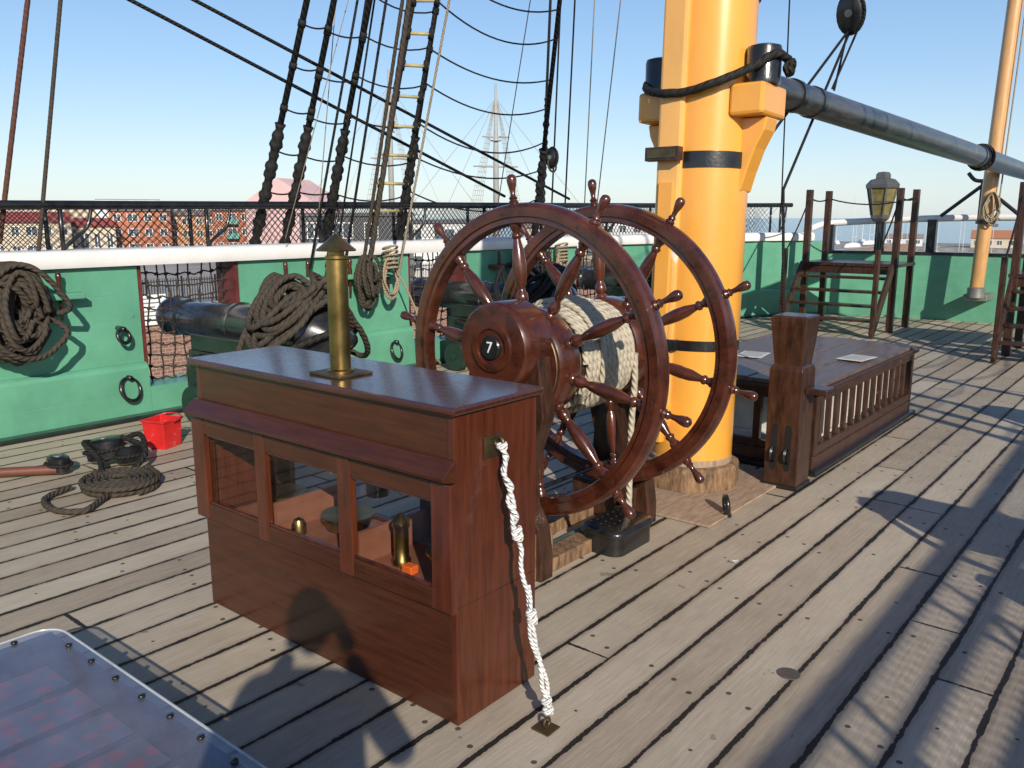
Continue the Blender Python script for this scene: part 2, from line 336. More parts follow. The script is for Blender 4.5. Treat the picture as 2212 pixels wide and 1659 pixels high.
for (yy,zz,rr) in [(3.42,.26,.1),(3.40,.72,.06),(6.5,.22,.1),(2.0,.7,.05),(4.85,.25,.1),(8.1,.25,.1),(9.7,.25,.1)]:
    tube_into(b,circle((-7.0,yy,zz),(1,.3,.35),rr),.017,8,cyc=True);tube_into(b,[(-7.12,yy,zz+rr),(-6.98,yy,zz+rr)],.022,8)
b.obj('ring_bolts',BLK,BW,smooth=True)
for y0,y1 in [(2.0,3.1),(4.95,6.55),(8.2,9.6)]:
    box('pin_rail',(-7.12,y0,1.06),(-6.95,y1,1.11),GRN if y0<6 else RBOARD,BW,bevel=.01)
    b=MB()
    for y in np.arange(y0+.12,y1,.27):
        lathe_into(b,[(0,-.2),(.012,-.19),(.015,0),(.02,.01),(.024,.05),(.017,.1),(.024,.15),(.019,.18),(0,.19)],(-7.02,y,1.09),(0,0,1),12)
    b.obj('belaying_pins',MAHD,BW,smooth=True)
# ------------------------------------------------------------ hammock netting
HN=empty('hammock_netting')
RZ=lambda y: float(np.interp(y,[-14,2.5,7,14.8],[1.78,1.79,1.835,1.91]))
for s in (-1,1):
    for off in (.03,.31):
        P=side(-13.8,14.75,s,off=off,z=RZ);tubes('top_rail',[P],.038 if off<.1 else .03,BLK,HN,10)
    tubes('cross_end',[[side(14.7,14.75,s,off=.03,z=RZ(14.7))[1],side(14.7,14.75,s,off=.31,z=RZ(14.7))[1]]],.03,BLK,HN,8)
    b=MB()
    for y in np.arange(-13.6,14.8,1.28):
        i=side(y,y+.01,s,off=.03)[0];o=side(y,y+.01,s,off=.31)[0];zt=RZ(y)
        for q in (i,o): tube_into(b,[(q[0],q[1],1.42),(q[0],q[1],zt)],.02,6)
        tube_into(b,catmull([(i[0],i[1]+.25,zt),(i[0],i[1]+.2,1.62),(i[0],i[1]+.05,1.5),(i[0],i[1],1.44)],4),.016,6)
    b.obj('cranes',BLK,HN,smooth=True)
    b=MB();st_=.07
    y0=-3 if s<0 else -6
    for off in ((.03,.31) if s<0 else (.03,)):
        for y in np.arange(y0,14.4,st_):
            for dd in (1,-1):
                pts=[];hh=(RZ(y)-1.45)/4
                for k in range(5):
                    yy=y+dd*(k-2)*.09;q=side(min(yy,14.7),min(yy,14.7)+.01,s,off=off+.02*math.sin(k*1.57)*math.sin(y*1.3))[0]
                    pts.append((q[0],q[1],1.45+hh*k-.015*math.sin(y*2.1)*math.sin(k*.8)))
                tube_into(b,pts,.0036,3)
    b.obj('net_mesh',RTAR,HN)
PN=empty('port_netting');b=MB()
for (a,c) in [p for p in ports if p[0]>0]:
    for y in np.arange(a+.05,c,.105):
        tube_into(b,[(CX-hb(y)-.16+.03*math.sin(z*5+y*9),y+.014*math.sin(z*14+y*30),z) for z in np.linspace(.25,1.29,9)],.0075,5)
    for z in np.arange(.3,1.28,.105):
        tube_into(b,[(CX-hb(y)-.16+.03*math.sin(z*5+y*9),y,z-.05*math.sin((y-a)*3.14)+.014*math.sin(y*40+z*9)) for y in np.linspace(a+.04,c-.04,12)],.0075,5)
    for y in np.arange(a+.05,c,.105):
        for z in np.arange(.3,1.28,.105):
            q=(CX-hb(y)-.16+.03*math.sin(z*5+y*9),y,z-.05*math.sin((y-a)*3.14));tube_into(b,[(q[0],q[1]-.014,q[2]-.008),(q[0],q[1]+.014,q[2]+.008)],.013,5)
b.obj('net_ropes',RDK,PN)
# ------------------------------------------------------------ cannon
TRG=mat('truck_green',(.012,.035,.025),.5)
def cannon(y,s,xb=-5.2):
    e=empty('cannon')
    X=lambda d: xb-d if s<0 else 2*CX-(xb-d)
    D=(-1,0,0) if s<0 else (1,0,0)
    o=(X(0),y,.8)
    prof=[(0,-.3),(.04,-.295),(.07,-.25),(.07,-.2),(.045,-.15),(.05,-.11),(.12,-.06),(.19,0),(.235,.06),(.245,.1),(.245,.14),(.225,.15),(.215,.5),(.225,.51),(.225,.55),(.205,.56),(.185,1.1),(.195,1.11),(.195,1.15),(.178,1.16),(.15,1.95),(.165,1.97),(.165,2.0),(.15,2.02),(.16,2.12),(.178,2.17),(.178,2.22),(.165,2.26),(.14,2.27),(.085,2.27),(.08,1.9),(0,1.9)]
    lathe('barrel',prof,o,D,GUN,e,40)
    b=MB()
    for yy in (y-.33,y+.23):
        for a,bb,z0,z1 in [(-.15,1.5,.18,.45),(.2,1.45,.45,.6),(.5,1.4,.6,.74)]:
            x0,x1=sorted((X(a),X(bb)));b.box((x0,yy,z0),(x1,yy+.1,z1))
    x0,x1=sorted((X(-.1),X(1.45)));b.box((x0,y-.225,.24),(x1,y+.225,.36))
    b.obj('carriage',BLK,e,bevel=.01)
    b=MB()
    for d_ in (.15,1.25):
        lathe_into(b,[(.04,-.47),(.04,.47)],(X(d_),y,.17),(0,1,0),12)
        for yy in (-.45,.35): lathe_into(b,[(.0,0),(.15,0),(.16,.02),(.16,.08),(.15,.1),(0,.1)],(X(d_),y+yy,.161),(0,1,0),24)
    b.obj('trucks',TRG,e,smooth=True,sharp=40)
    tubes('breeching_rope',[catmull([(X(1.3),y-.36,.55),(X(.6),y-.42,.5),(X(.1),y-.35,.7),(X(-.17),y-.05,.86),(X(-.17),y+.05,.86),(X(.1),y+.35,.7),(X(.6),y+.42,.5),(X(1.3),y+.36,.55)],10)],.026,RTAR,e,10,twist=True)
    return e
for yy in (4.1,7.3,10.5):
    cannon(yy,-1);cannon(yy,1)
# ------------------------------------------------------------ rope coils / hanks
def hankpath(c,w,h,n,ax=(0,1,0),th=.12,seed=1,jit=.12):
    r=np.random.RandomState(seed);c=np.array(c,float);ax=np.array(ax,float);nx=np.cross(ax,[0,0,1]);P=[]
    m=14
    for i in range(n):
        sw=1+r.uniform(-jit*2.2,jit);sh=1+r.uniform(-jit*1.5,jit);ox=r.uniform(-th,th);oy=r.uniform(-w*.14,w*.14);sk=r.uniform(-.15,.15)
        for k in range(m):
            t=2*math.pi*k/m
            P.append(c+ax*(math.cos(t)*w/2*sw*(1-.35*max(math.sin(t),0))+oy+sk*w*math.sin(t))+np.array([0,0,math.sin(t)*h/2*sh+ (h/2-h/2*sh)])+nx*ox*(1+.3*math.sin(t*2)))
    return catmull(P,3)
def hank(name,c,w,h,n,r,m,ax=(0,1,0),th=.12,seed=1,wraps=True):
    e=empty(name);paths=[hankpath(c,w,h,n,ax,th,seed)]
    if wraps:
        W=[];c=np.array(c,float);nx=np.cross(np.array(ax,float),[0,0,1])
        for k in range(60):
            t=k*2*math.pi/10;W.append(c+np.array(ax)*math.cos(t)*w*.33+nx*math.sin(t)*(th+.04)+np.array([0,0,h*.18+k*.0045+.03*math.sin(t)]))
        paths.append(catmull(W,2))
    tubes('rope',paths,r,m,e,9,twist=True);return e
def tangle(name,c,w,h,th,n,r,m,seed,inner=4):
    e=empty(name);rr=np.random.RandomState(seed);paths=[hankpath(c,w,h,n,(0,1,0),th,seed,.2)]
    for k in range(inner): paths.append(hankpath((c[0]+rr.uniform(-.02,.05),c[1]+rr.uniform(-.08,.08),c[2]+rr.uniform(-.06,.08)),w*rr.uniform(.3,.7),h*rr.uniform(.5,.9),3,(.15*rr.uniform(-1,1),1,0),th*.8,seed+k+1,.2))
    tubes('rope',paths,r,m,e,9,twist=True);return e
tangle('rope_coil',(-6.87,2.52,1.02),.52,.68,.15,15,.021,RDK,3,8)
tangle('rope_coil',(-6.88,6.0,1.05),.26,.5,.08,6,.018,RDK,5)
hank('rope_coil',(-6.85,6.3,1.06),.2,.42,4,.012,RTAN,(0,1,0),.05,6)
tangle('rope_coil',(-6.88,8.9,.98),.5,.6,.1,8,.02,RTAR,8)
tangle('rope_coil',(-6.55,12.8,1.1),.6,.8,.12,9,.024,RTAR,9)
hank('rope_coil',(-6.9,9.5,1.0),.2,.5,5,.012,RTAN,(0,1,0),.05,19)
def heap(name,c,R,n,r,m,zsp,seed,tilt=.35,drape=False,ry=1.):
    rr=np.random.RandomState(seed);P=[];c=np.array(c,float)
    for i in range(n):
        rad=R*(rr.uniform(.5,1.05));cx,cy=rr.uniform(-.3,.3,2)*R;tx,ty=rr.uniform(-tilt,tilt,2);el=rr.uniform(.75,1.15)
        for k in range(12):
            t=2*math.pi*k/12;x=math.cos(t)*rad*el+cx;y=(math.sin(t)*rad/el+cy)*ry
            z=zsp*i/n+tx*x+ty*y
            if drape: z-=1.15*abs(y)**1.25
            P.append(c+np.array([x,y,z]))
    e=empty(name);tubes('rope',[catmull(P,3)],r,m,e,9,twist=True);return e
heap('rope_heap',(-5.47,4.1,1.09),.33,16,.024,RDK,.19,4,.16,True,1.15)
heap('rope_heap',(-5.6,7.3,1.09),.34,11,.022,RTAR,.16,14,.15,True,1.1)
heap('rope_heap',(-5.7,10.5,1.09),.34,9,.022,RTAR,.18,15,.2,True)
heap('rope_heap',(-5.2,9.7,.06),.38,11,.024,RDK,.28,16,.06)
DC=empty('deck_rope_coil');P=[]
for k in range(150):
    t=k*2*math.pi/16;rad=.24-.20*(k%75)/75 if k<75 else .05+.2*(k-75)/75
    P.append((-5.22+rad*1.05*math.cos(t),2.42+rad*.95*math.sin(t),.025+(.04 if k>=75 else 0)))
P+=[(-5.0,2.2,.03),(-4.9,2.05,.025),(-5.05,1.95,.025),(-5.3,2.0,.025),(-5.4,2.2,.03)]
tubes('rope',[catmull(P,3)],.018,RDK,DC,9,twist=True)
PB=empty('pulley_block')
def block(e,c,d,L=.26,w=.1,wd=.17,m=BLK):
    M=axisM(c,d)
    b=MB();pr=[]
    for k in range(16):
        t=2*math.pi*k/16;pr.append((wd/2*math.cos(t),L/2*math.sin(t)))
    V=[];F=[]
    for xx,s_ in ((-w/2,.8),(-w/2*.8,1),(w/2*.8,1),(w/2,.8)):
        for (p,q) in pr: V.append(tuple(M@Vector((p*s_,xx,q*s_))))
    for i in range(3):
        for k in range(16): F.append((i*16+k,i*16+(k+1)%16,(i+1)*16+(k+1)%16,(i+1)*16+k))
    F+= [tuple(range(16)),tuple(range(48,64))];b.add(V,F);b.obj('shell',m,e,smooth=True,sharp=40)
    o=[tuple(M@Vector(((wd/2+.008)*math.cos(t),0,(L/2+.01)*math.sin(t)))) for t in np.linspace(0,2*math.pi,20,endpoint=False)]
    tubes('strop',[o],.012,RTAR,e,8,cyc=True)
    lathe('pin',[(.0,-w/2-.006),(.03,-w/2-.006),(.03,w/2+.006),(0,w/2+.006)],c,tuple((M.to_3x3()@Vector((0,1,0)))),STEEL,e,14)
block(PB,(-5.80,2.62,.12),(1,.6,.2),.28,.15,.22);block(PB,(-5.66,2.72,.09),(.3,1,.1),.2,.12,.16)
block(PB,(-5.85,2.32,.07),(1,.1,0),.18,.11,.13)
tubes('fall',[catmull([(-5.5,2.75,.1),(-5.7,2.82,.2),(-5.9,2.7,.12),(-5.85,2.5,.18),(-5.65,2.5,.1),(-5.4,2.4,.08)],8),catmull([(-5.72,2.7,.2),(-5.5,2.75,.15),(-5.42,2.62,.05),(-5.5,2.45,.05)],8)],.018,RTAR,PB,8,twist=True)
HS=empty('handspike');lathe('shaft',[(0,0),(.03,.01),(.032,.5),(.038,1.4),(.036,1.8),(0,1.81)],(-5.80,2.30,.045),(-.64,-.77,0),mat('handspike_wood',(.14,.045,.026),.5,coat=.2),HS,16)
# bucket
BK=empty('red_bucket');b=MB();c=(-5.97,3.13);prof=[(.09,.0),(.1,.2),(.11,.2),(.11,.215),(.094,.215),(.085,.012)]
V=[];F=[]
for r_,z in prof:
    for k in range(4):
        a=math.pi/4+k*math.pi/2+.35;V.append((c[0]+r_*1.4*math.cos(a),c[1]+r_*1.4*math.sin(a),z+.002))
for i in range(5):
    for k in range(4): F.append((i*4+k,i*4+(k+1)%4,(i+1)*4+(k+1)%4,(i+1)*4+k))
F+=[(0,1,2,3),(20,21,22,23)];b.add(V,F);b.obj('body',RED,BK,bevel=.012,seg=3)
tubes('handle',[catmull([(c[0]-.13,c[1]+.02,.21),(c[0]-.1,c[1]+.1,.225),(c[0],c[1]+.13,.23),(c[0]+.1,c[1]+.1,.225),(c[0]+.13,c[1]+.02,.21)],6)],.006,RED,BK,6)
# ------------------------------------------------------------ binnacle
BN=empty('binnacle')
x0,x1,y0,y1=-3.29,-1.785,1.895,2.315
DARKIN=mat('binnacle_inside',(.22,.085,.05),.5,coat=.2)
box('base',(x0,y0,.004),(x1-.0255,y1,.43),MAH,BN,.003)
box('end_board',(x1-.025,y0-.002,.004),(x1,y1+.002,.43),MAHV,BN,.004)
box('end_panel',(x0,y0,.4305),(x0+.03,y1,1.088),MAHV,BN,.004)
box('end_panel',(x1-.03,y0-.002,.4305),(x1,y1+.002,1.088),MAHV,BN,.003)
box('upper_front',(x0+.0305,y0+.001,.845),(x1-.0305,y0+.03,1.088),MAH,BN,0)
box('upper_back',(x0+.0305,y1-.03,.845),(x1-.0305,y1-.001,1.088),MAH,BN,0)
box('inner_ceiling',(x0+.031,y0+.031,.845),(x1-.031,y1-.031,.86),DARKIN,BN,0)
box('lid',(x0-.028,y0-.028,1.0885),(x1+.022,y1+.022,1.116),MAHT,BN,.009)
b=MB()
pr=[(y0-.005,.868),(y0-.062,.88),(y0-.066,.895),(y0-.012,.94),(y0+.0,.94),(y0+.0,.868)]
V=[(x,p[0],p[1]) for x in (x0-.015,x1+.008) for p in pr]
b.add(V,[tuple(range(6)),tuple(range(6,12))]+[(i,(i+1)%6,6+(i+1)%6,6+i) for i in range(6)]);b.obj('drip_moulding',MAH,BN,bevel=.003)
fy0,fy1=y0-.03,y0-.001
for a,b_ in ((x0-.02,-3.22),(-2.852,-2.785),(-2.345,-2.27),(-1.87,x1+.006)): box('stile',(a,fy0,.42),(b_,fy1,.864),MAHV,BN,.004)
for a,b_ in ((-3.2195,-2.8525),(-2.7845,-2.3455),(-2.2695,-1.8705)):
    box('bottom_rail',(a,fy0+.002,.42),(b_,fy1,.489),MAH,BN,.002)
    box('top_rail',(a,fy0+.002,.80),(b_,fy1,.863),MAH,BN,.002)
    box('bottom_bead',(a,fy0+.008,.4895),(b_,fy1-.008,.499),MAHD,BN,0);box('top_bead',(a,fy0+.008,.79),(b_,fy1-.008,.7995),MAHD,BN,0)
    b=MB();b.add([(a,fy1-.005,.4995),(b_,fy1-.005,.4995),(b_,fy1-.005,.7895),(a,fy1-.005,.7895)],[(0,1,2,3)]);b.obj('pane',GLASS,BN,recalc=False)
box('front_sill',(x0+.031,y0,.4305),(x0+.07,y0+.02,.844),MAH,BN,0)
box('front_right_inner',(x1-.08,y0,.4305),(x1-.031,y0+.02,.844),MAH,BN,0)
for a,b_ in ((x0+.031,x0+.08),(-2.86,-2.78),(-2.35,-2.27),(x1-.08,x1-.031)): box('back_stile',(a,y1-.03,.4305),(b_,y1-.002,.844),MAH,BN,0)
for a,b_ in ((x0+.081,-2.861),(-2.779,-2.351),(-2.269,x1-.081)):
    box('back_rail',(a,y1-.028,.4305),(b_,y1-.003,.455),MAH,BN,0)
    b=MB();b.add([(a,y1-.018,.4555),(b_,y1-.018,.4555),(b_,y1-.018,.844),(a,y1-.018,.844)],[(0,1,2,3)]);b.obj('back_pane',GLASS,BN,recalc=False)
for xx in (-2.83,-2.31): box('divider',(xx-.008,y0+.03,.4305),(xx+.008,y1-.031,.56),DARKIN,BN,0)
box('inner_floor',(x0+.081,y0+.021,.431),(x1-.081,y1-.03,.437),DARKIN,BN,0)
for xx in (-2.60,-2.0,-3.05):
    lathe('compass_bowl',[(0,0),(.05,.0),(.09,.03),(.1,.07),(.11,.07),(.11,.08),(.095,.08)],(xx,2.12,.438),(0,0,1),BRASS,BN,28)
    lathe('compass_card',[(0,0),(.093,0),(.093,.003),(0,.003)],(xx,2.12,.511),(0,0,1),mat('compass_card_face',(.35,.36,.36),.3,coat=.5),BN,24)
lathe('lamp',[(.035,0),(.035,.02),(.028,.03),(.028,.14),(.034,.15),(.034,.17),(.015,.19),(0,.2)],(-2.19,2.03,.438),(0,0,1),BRASS,BN,20)
lathe('lamp',[(.03,0),(.03,.04),(.02,.06),(0,.07)],(-2.74,1.98,.438),(0,0,1),BRASS,BN,20)
lathe('lamp_flue',[(.045,0),(.045,.22),(0,.22)],(-2.45,2.15,.62),(0,0,1),BLK,BN,20)
box('lamp_tag',(-2.13,1.97,.439),(-2.08,2.01,.47),mat('orange_plastic',(.7,.12,.02),.4),BN,.004)
box('chimney_base',(-2.60,1.96,1.1165),(-2.42,2.12,1.126),BRASSD,BN,.002)
lathe('chimney',[(.05,0),(.05,.006),(.039,.012),(.039,.42),(.042,.425),(.042,.435),(.03,.436),(.03,.45),(.072,.452),(.074,.457),(.004,.515),(0,.515)],(-2.51,2.04,1.126),(0,0,1),BRASS,BN,40,sharp=28)
box('side_plate',(x1+.001,2.03,.915),(x1+.008,2.12,.99),BRASSD,BN,.002)
tubes('plate_eye',[circle((x1+.025,2.085,.965),(0,1,0),.018,16)],.005,BRASSD,BN,6,cyc=True)
LR=empty('lashing_rope');b=MB()
base=np.array([x1+.035,2.085,.955]);end=np.array([-1.55,2.09,.05])
tube_into(b,catmull([base+(end-base)*t+np.array([.006*math.sin(t*40),.006*math.cos(t*33),-.015*math.sin(t*3.1)]) for t in np.linspace(0,1,20)],4),.008,10,True)
tube_into(b,catmull([base+(end-base)*t+np.array([-.010*math.sin(t*20),.011*math.cos(t*14),-.015*math.sin(t*3.1)]) for t in np.linspace(.5,1,14)],4),.007,10,True)
tube_into(b,catmull([base+(end-base)*t+np.array([.011*math.sin(t*60),-.011*math.cos(t*60),-.015*math.sin(t*3.1)]) for t in np.linspace(.0,.34,24)],4),.0075,10,True)
for t in (.0,.31,.335,.62,.645,.95,.985):
    p=base+(end-base)*t;tube_into(b,catmull([p+.013*np.array([math.cos(k*1.3),math.sin(k*1.3),.09*k-.5]) for k in range(12)],4),.008,8,True)
b.obj('rope',RWH,LR,smooth=True);box('deck_plate',(-1.585,2.04,.002),(-1.515,2.11,.009),BRASSD,LR,.003)
tubes('deck_eye',[circle((-1.55,2.08,.024),(1,0,0),.016,16)],.005,BRASSD,LR,6,cyc=True)
# ------------------------------------------------------------ ship wheel
WH=empty('ship_wheel');HZ=1.012
rimp=[(.660,-.026),(.666,-.036),(.69,-.034),(.694,-.044),(.735,-.044),(.739,-.034),(.752,-.028),(.757,-.015)]
rimp=rimp+[(r,-y) for r,y in reversed(rimp)]
for wy in (3.18,3.858):
    lathe('rim',rimp,(CX,wy,HZ),(0,1,0),MAHD,WH,96,closed=True,sharp=25)
    b=MB();bb=MB()
    for k in range(10):
        a=math.radians(-11.0+36*k);d_=(math.cos(a),0,math.sin(a))
        lathe_into(b,[(.024,.2),(.030,.24),(.030,.275),(.020,.285),(.027,.295),(.031,.31),(.027,.33),(.018,.345),(.018,.36),(.024,.372),(.031,.42),(.034,.47),(.030,.53),(.021,.57),(.017,.59),(.025,.60),(.025,.61),(.018,.62),(.021,.635),(.028,.645),(.028,.67)],(CX,wy,HZ),d_,14)
        lathe_into(b,[(.022,.75),(.024,.765),(.016,.775),(.021,.783),(.012,.795),(.014,.82),(.021,.845),(.0245,.868),(.021,.885),(.01,.893),(0,.895)],(CX,wy,HZ),d_,14)
        lathe_into(bb,[(0,-.047),(.008,-.0465),(.008,-.04)],(CX+.714*math.cos(a+.06),wy,HZ+.714*math.sin(a+.06)),(0,1,0),8)
    b.obj('spokes',MAHD,WH,smooth=True,sharp=45);bb.obj('rim_plugs',DWOOD,WH)
    lathe('hub',[(0,-.09),(.22,-.09),(.25,-.085),(.262,-.07),(.27,-.05),(.27,.05),(.262,.07),(.25,.085),(.22,.09),(0,.09)],(CX,wy,HZ),(0,1,0),MAHD,WH,64,sharp=28)
    tubes('hub_band',[circle((CX,wy-.088,HZ),(0,1,0),.236,48)],.006,BRASSD,WH,6,cyc=True)
lathe('barrel',[(.235,0),(.235,.5)],(CX,3.27,HZ),(0,1,0),DWOOD,WH,48)
P=[];nt_=13;rr_=.0165
for k in range(nt_*28+1):
    t=2*math.pi*k/28;P.append((CX+.252*math.cos(t),3.305+.0345*k/28,HZ+.252*math.sin(t)))
tubes('tiller_rope',[P],rr_,RLT,WH,12,twist=True)
P=[]
for k in range(6*28+1):
    t=2*math.pi*k/28+.4;P.append((CX+.281*math.cos(t),3.39+.036*k/28+.004*math.sin(k*.9),HZ+.281*math.sin(t)))
tubes('tiller_rope',[P,catmull([(CX+.255,3.74,HZ),(CX+.258,3.745,HZ-.15),(CX+.24,3.75,HZ-.45),(CX+.235,3.76,.1),(CX+.235,3.76,.0)],5)],rr_,RLT,WH,12,twist=True)
lathe('front_housing',[(0,.0),(.085,0),(.088,-.012),(.112,-.012),(.116,0),(.19,0),(.2,.012),(.207,.03),(.207,.195)],(CX-.0,2.91,1.115),(0,1,0),MAHD,WH,56,sharp=28)
lathe('number_disc',[(0,-.018),(.05,-.018),(.055,-.012),(.055,0),(0,0)],(CX-.0,2.91,1.115),(0,1,0),BLK,WH,32)
fc=bpy.data.curves.new('numeral','FONT');fc.body='7';fc.size=.075;fc.align_x='CENTER';fc.align_y='CENTER';fc.extrude=.001
to=bpy.data.objects.new('numeral_tmp',fc);scene.collection.objects.link(to);bpy.context.view_layer.update()
me=bpy.data.meshes.new_from_object(to.evaluated_get(bpy.context.evaluated_depsgraph_get()));bpy.data.objects.remove(to)
no=bpy.data.objects.new('numeral',me);me.materials.clear();me.materials.append(WHT);scene.collection.objects.link(no);no.location=(CX,2.89,1.115);no.rotation_euler=(math.radians(90),0,0);no.parent=WH
def pedestal(y0,y1,e):
    b=MB();out=[(-.2,1.1),(-.22,.95),(-.235,.8),(-.17,.62),(-.14,.5),(-.15,.36),(-.21,.26),(-.23,.12),(-.23,.0)]
    pts=[(x,z) for x,z in out]+[(-x,z) for x,z in reversed(out)]
    top=[(.2*math.cos(t),1.1+.17*math.sin(t)) for t in np.linspace(.3,math.pi-.3,8)]
    pts=pts+top;n=len(pts);V=[(CX+x,y,z) for y in (y0,y1) for x,z in pts]
    b.add(V,[tuple(range(n)),tuple(range(n,2*n))]+[(i,(i+1)%n,n+(i+1)%n,n+i) for i in range(n)])
    b.obj('pedestal',DWOOD,e,bevel=.006)
pedestal(2.99,3.085,WH);pedestal(3.97,4.07,WH)
lathe('rear_boss',[(0,.16),(.1,.16),(.18,.13),(.2,.1),(.2,0)],(CX,3.95,HZ),(0,1,0),MAHD,WH,40)
box('foot',(CX-.26,2.95,.0),(CX+.2,3.13,.24),OLDW,WH,.012);box('foot',(CX-.26,3.93,.0),(CX+.17,4.12,.22),DWOOD,WH,.012)
COP=mat('verdigris_metal',(.12,.17,.15),.6,var=.35,nscale=12,metal=.3)
for xx in (-.22,.08): box('bed_beam',(CX+xx,3.131,.0),(CX+xx+.12,3.929,.07),OLDW,WH,.006)
box('bed_plate',(CX+.02,3.15,.0),(CX+.079,3.9,.05),COP,WH,.004)
lathe('tie_rod',[(.012,0),(.012,.9)],(CX+.0,3.08,.35),(0,1,0),BLK,WH,8)
KB=empty('black_deck_box');b=MB()
def rrect(cx,cy,w,h,r,n=6):
    o=[]
    for (sx,sy,a0) in ((1,1,0),(-1,1,90),(-1,-1,180),(1,-1,270)):
        for k in range(n+1):
            a=math.radians(a0+90*k/n);o.append((cx+sx*(w/2-r)+r*math.cos(a)*1.0,cy+sy*(h/2-r)+r*math.sin(a)))
    return o
def stack(b,levels,cx,cy,w,h,r):
    rows=[]
    for z,gw in levels:
        rows.append([(x,y,z) for x,y in rrect(cx,cy,w+2*gw,h+2*gw,max(r+gw,.004))])
    n=len(rows[0]);V=[p for R_ in rows for p in R_]
    F=[(i*n+k,i*n+(k+1)%n,(i+1)*n+(k+1)%n,(i+1)*n+k) for i in range(len(rows)-1) for k in range(n)]
    F+=[tuple(range(n)),tuple((len(rows)-1)*n+k for k in range(n))];b.add(V,F)
stack(b,[(.003,.0),(.1,.0),(.101,.012),(.115,.014),(.125,.012),(.135,-.0),(.14,-.02)],-2.26,3.64,.24,.36,.06)
b.obj('body',BLK,KB,smooth=True,sharp=40)
b=MB()
for i in range(4):
    for j in range(6): lathe_into(b,[(.006,0),(.006,.003),(0,.004)],(-2.34+i*.053,3.52+j*.05,.139),(0,0,1),8)
b.obj('studs',BRASSD,KB)
EB=empty('deck_eyebolt');tubes('ring',[circle((-2.0,4.4,.07),(.8,.6,.1),.05,20)],.015,BLK,EB,8,cyc=True);lathe('bolt',[(.035,0),(.03,.02),(.0,.03)],(-2.0,4.4,.001),(0,0,1),BLK,EB,12)
# ------------------------------------------------------------ mast
MS=empty('mizzen_mast');mb=(-2.475,4.86,0);md=Vector((-.003,.035,1)).normalized()
def mp_(h): return tuple(Vector(mb)+md*h)
lathe('column',[(.256,.06),(.256,1.2),(.248,3),(.244,6),(.22,12),(.0,12)],mb,md,YEL,MS,72,sharp=50)
lathe('step_ring',[(.30,.0),(.315,.02),(.315,.14),(.305,.165),(.29,.17),(.25,.172)],mb,(0,0,1),OLDW,MS,10,sharp=20)
lathe('worn_foot',[(.26,.17),(.26,.205),(.256,.21)],mb,(0,0,1),PINKW,MS,48)
for h,t in ((2.03,.1),(.92,.07),(3.02,.12)): lathe('iron_hoop',[(.25,-t/2),(.261,-t/2+.004),(.261,t/2-.004),(.25,t/2)],mp_(h),md,BLK,MS,64)
q=Vector((0,0,1)).rotation_difference(md).to_matrix().to_4x4();MM=Matrix.Translation(Vector(mb))@q
def leanbox(name,lo,hi,m,bev=.01): return box(name,lo,hi,m,MS,bev,MM)
leanbox('fish_batten',(-.195,-.285,.4),(-.03,-.1,6),YELW,.02)
leanbox('fish_face',(-.165,-.30,.3),(-.065,-.25,1.9),YEL,.006)
leanbox('hoop_cover',(-.20,-.302,.885),(-.0,-.24,.955),BLK,.004)
leanbox('name_board',(-.235,-.355,2.02),(-.01,-.295,2.1),DWOOD,.004)
leanbox('name_board_face',(-.215,-.361,2.035),(-.03,-.3555,2.085),BRASSD,.001)
leanbox('cheek_cleat',(-.12,-.34,.42),(-.02,-.24,.56),YEL,.02)
for s in (-1,1):
    xx=s*.305
    leanbox('bolster',(xx-.105,-.17,2.275),(xx+.105,.17,2.455),YEL,.02)
    b=MB();pr=[(s*.2,2.273),(s*.395,2.273),(s*.38,2.2),(s*.33,2.1),(s*.285,1.97),(s*.252,1.85),(s*.2,1.85)]
    n=len(pr)
    b.add([tuple(MM@Vector((x,y,z))) for y in (-.06,.1) for x,z in pr],[tuple(range(n)),tuple(range(n,2*n))]+[(i,(i+1)%n,n+(i+1)%n,n+i) for i in range(n)]);b.obj('knee',YEL,MS,bevel=.01)
    c=MM@Vector((xx+s*.03,-.02,2.457));lathe('jaw_peg',[(.1,0),(.103,.02),(.1,.03),(.1,.19),(.094,.21),(.06,.22),(0,.22)],c,(0,0,1),BLK,MS,32)
P=[(-.43,.0,2.56),(-.38,-.13,2.49),(-.27,-.25,2.44),(-.14,-.315,2.41),(0,-.3,2.41),(.14,-.29,2.44),(.25,-.22,2.49),(.35,-.14,2.55),(.43,-.08,2.61),(.46,.03,2.59)]
tubes('jaw_rope',[catmull([tuple(MM@Vector(p)) for p in P],8)],.024,RTAR,MS,10,twist=True)
tubes('rope_knot',[hankpath(tuple(MM@Vector((.47,.05,2.55))),.07,.08,3,(0,1,0),.025,3)],.014,RTAR,MS,8,twist=True)
box('mast_boards',(-2.95,4.15,.003),(-1.98,5.35,.018),PINKW,MS,.003)
BM=empty('driver_boom');bo=Vector((-2.45,5.2,2.56));be=Vector((-2.5,19.5,2.37));bd=(be-bo).normalized()
lathe('spar',[(.09,0),(.105,1),(.122,4),(.13,8),(.12,12),(.11,14.3),(0,14.3)],bo,bd,BSPAR,BM,40)
for h in (.9,1.3,7.1,7.25): lathe('band',[(.1,0),(.137 if h>3 else .116,.002),(.137 if h>3 else .116,.07),(.1,.072)],bo+bd*h,bd,BLK,BM,36)
tubes('sheet_strop',[circle(bo+bd*7.4,bd,.15,20)],.025,RTAR,BM,8,cyc=True)
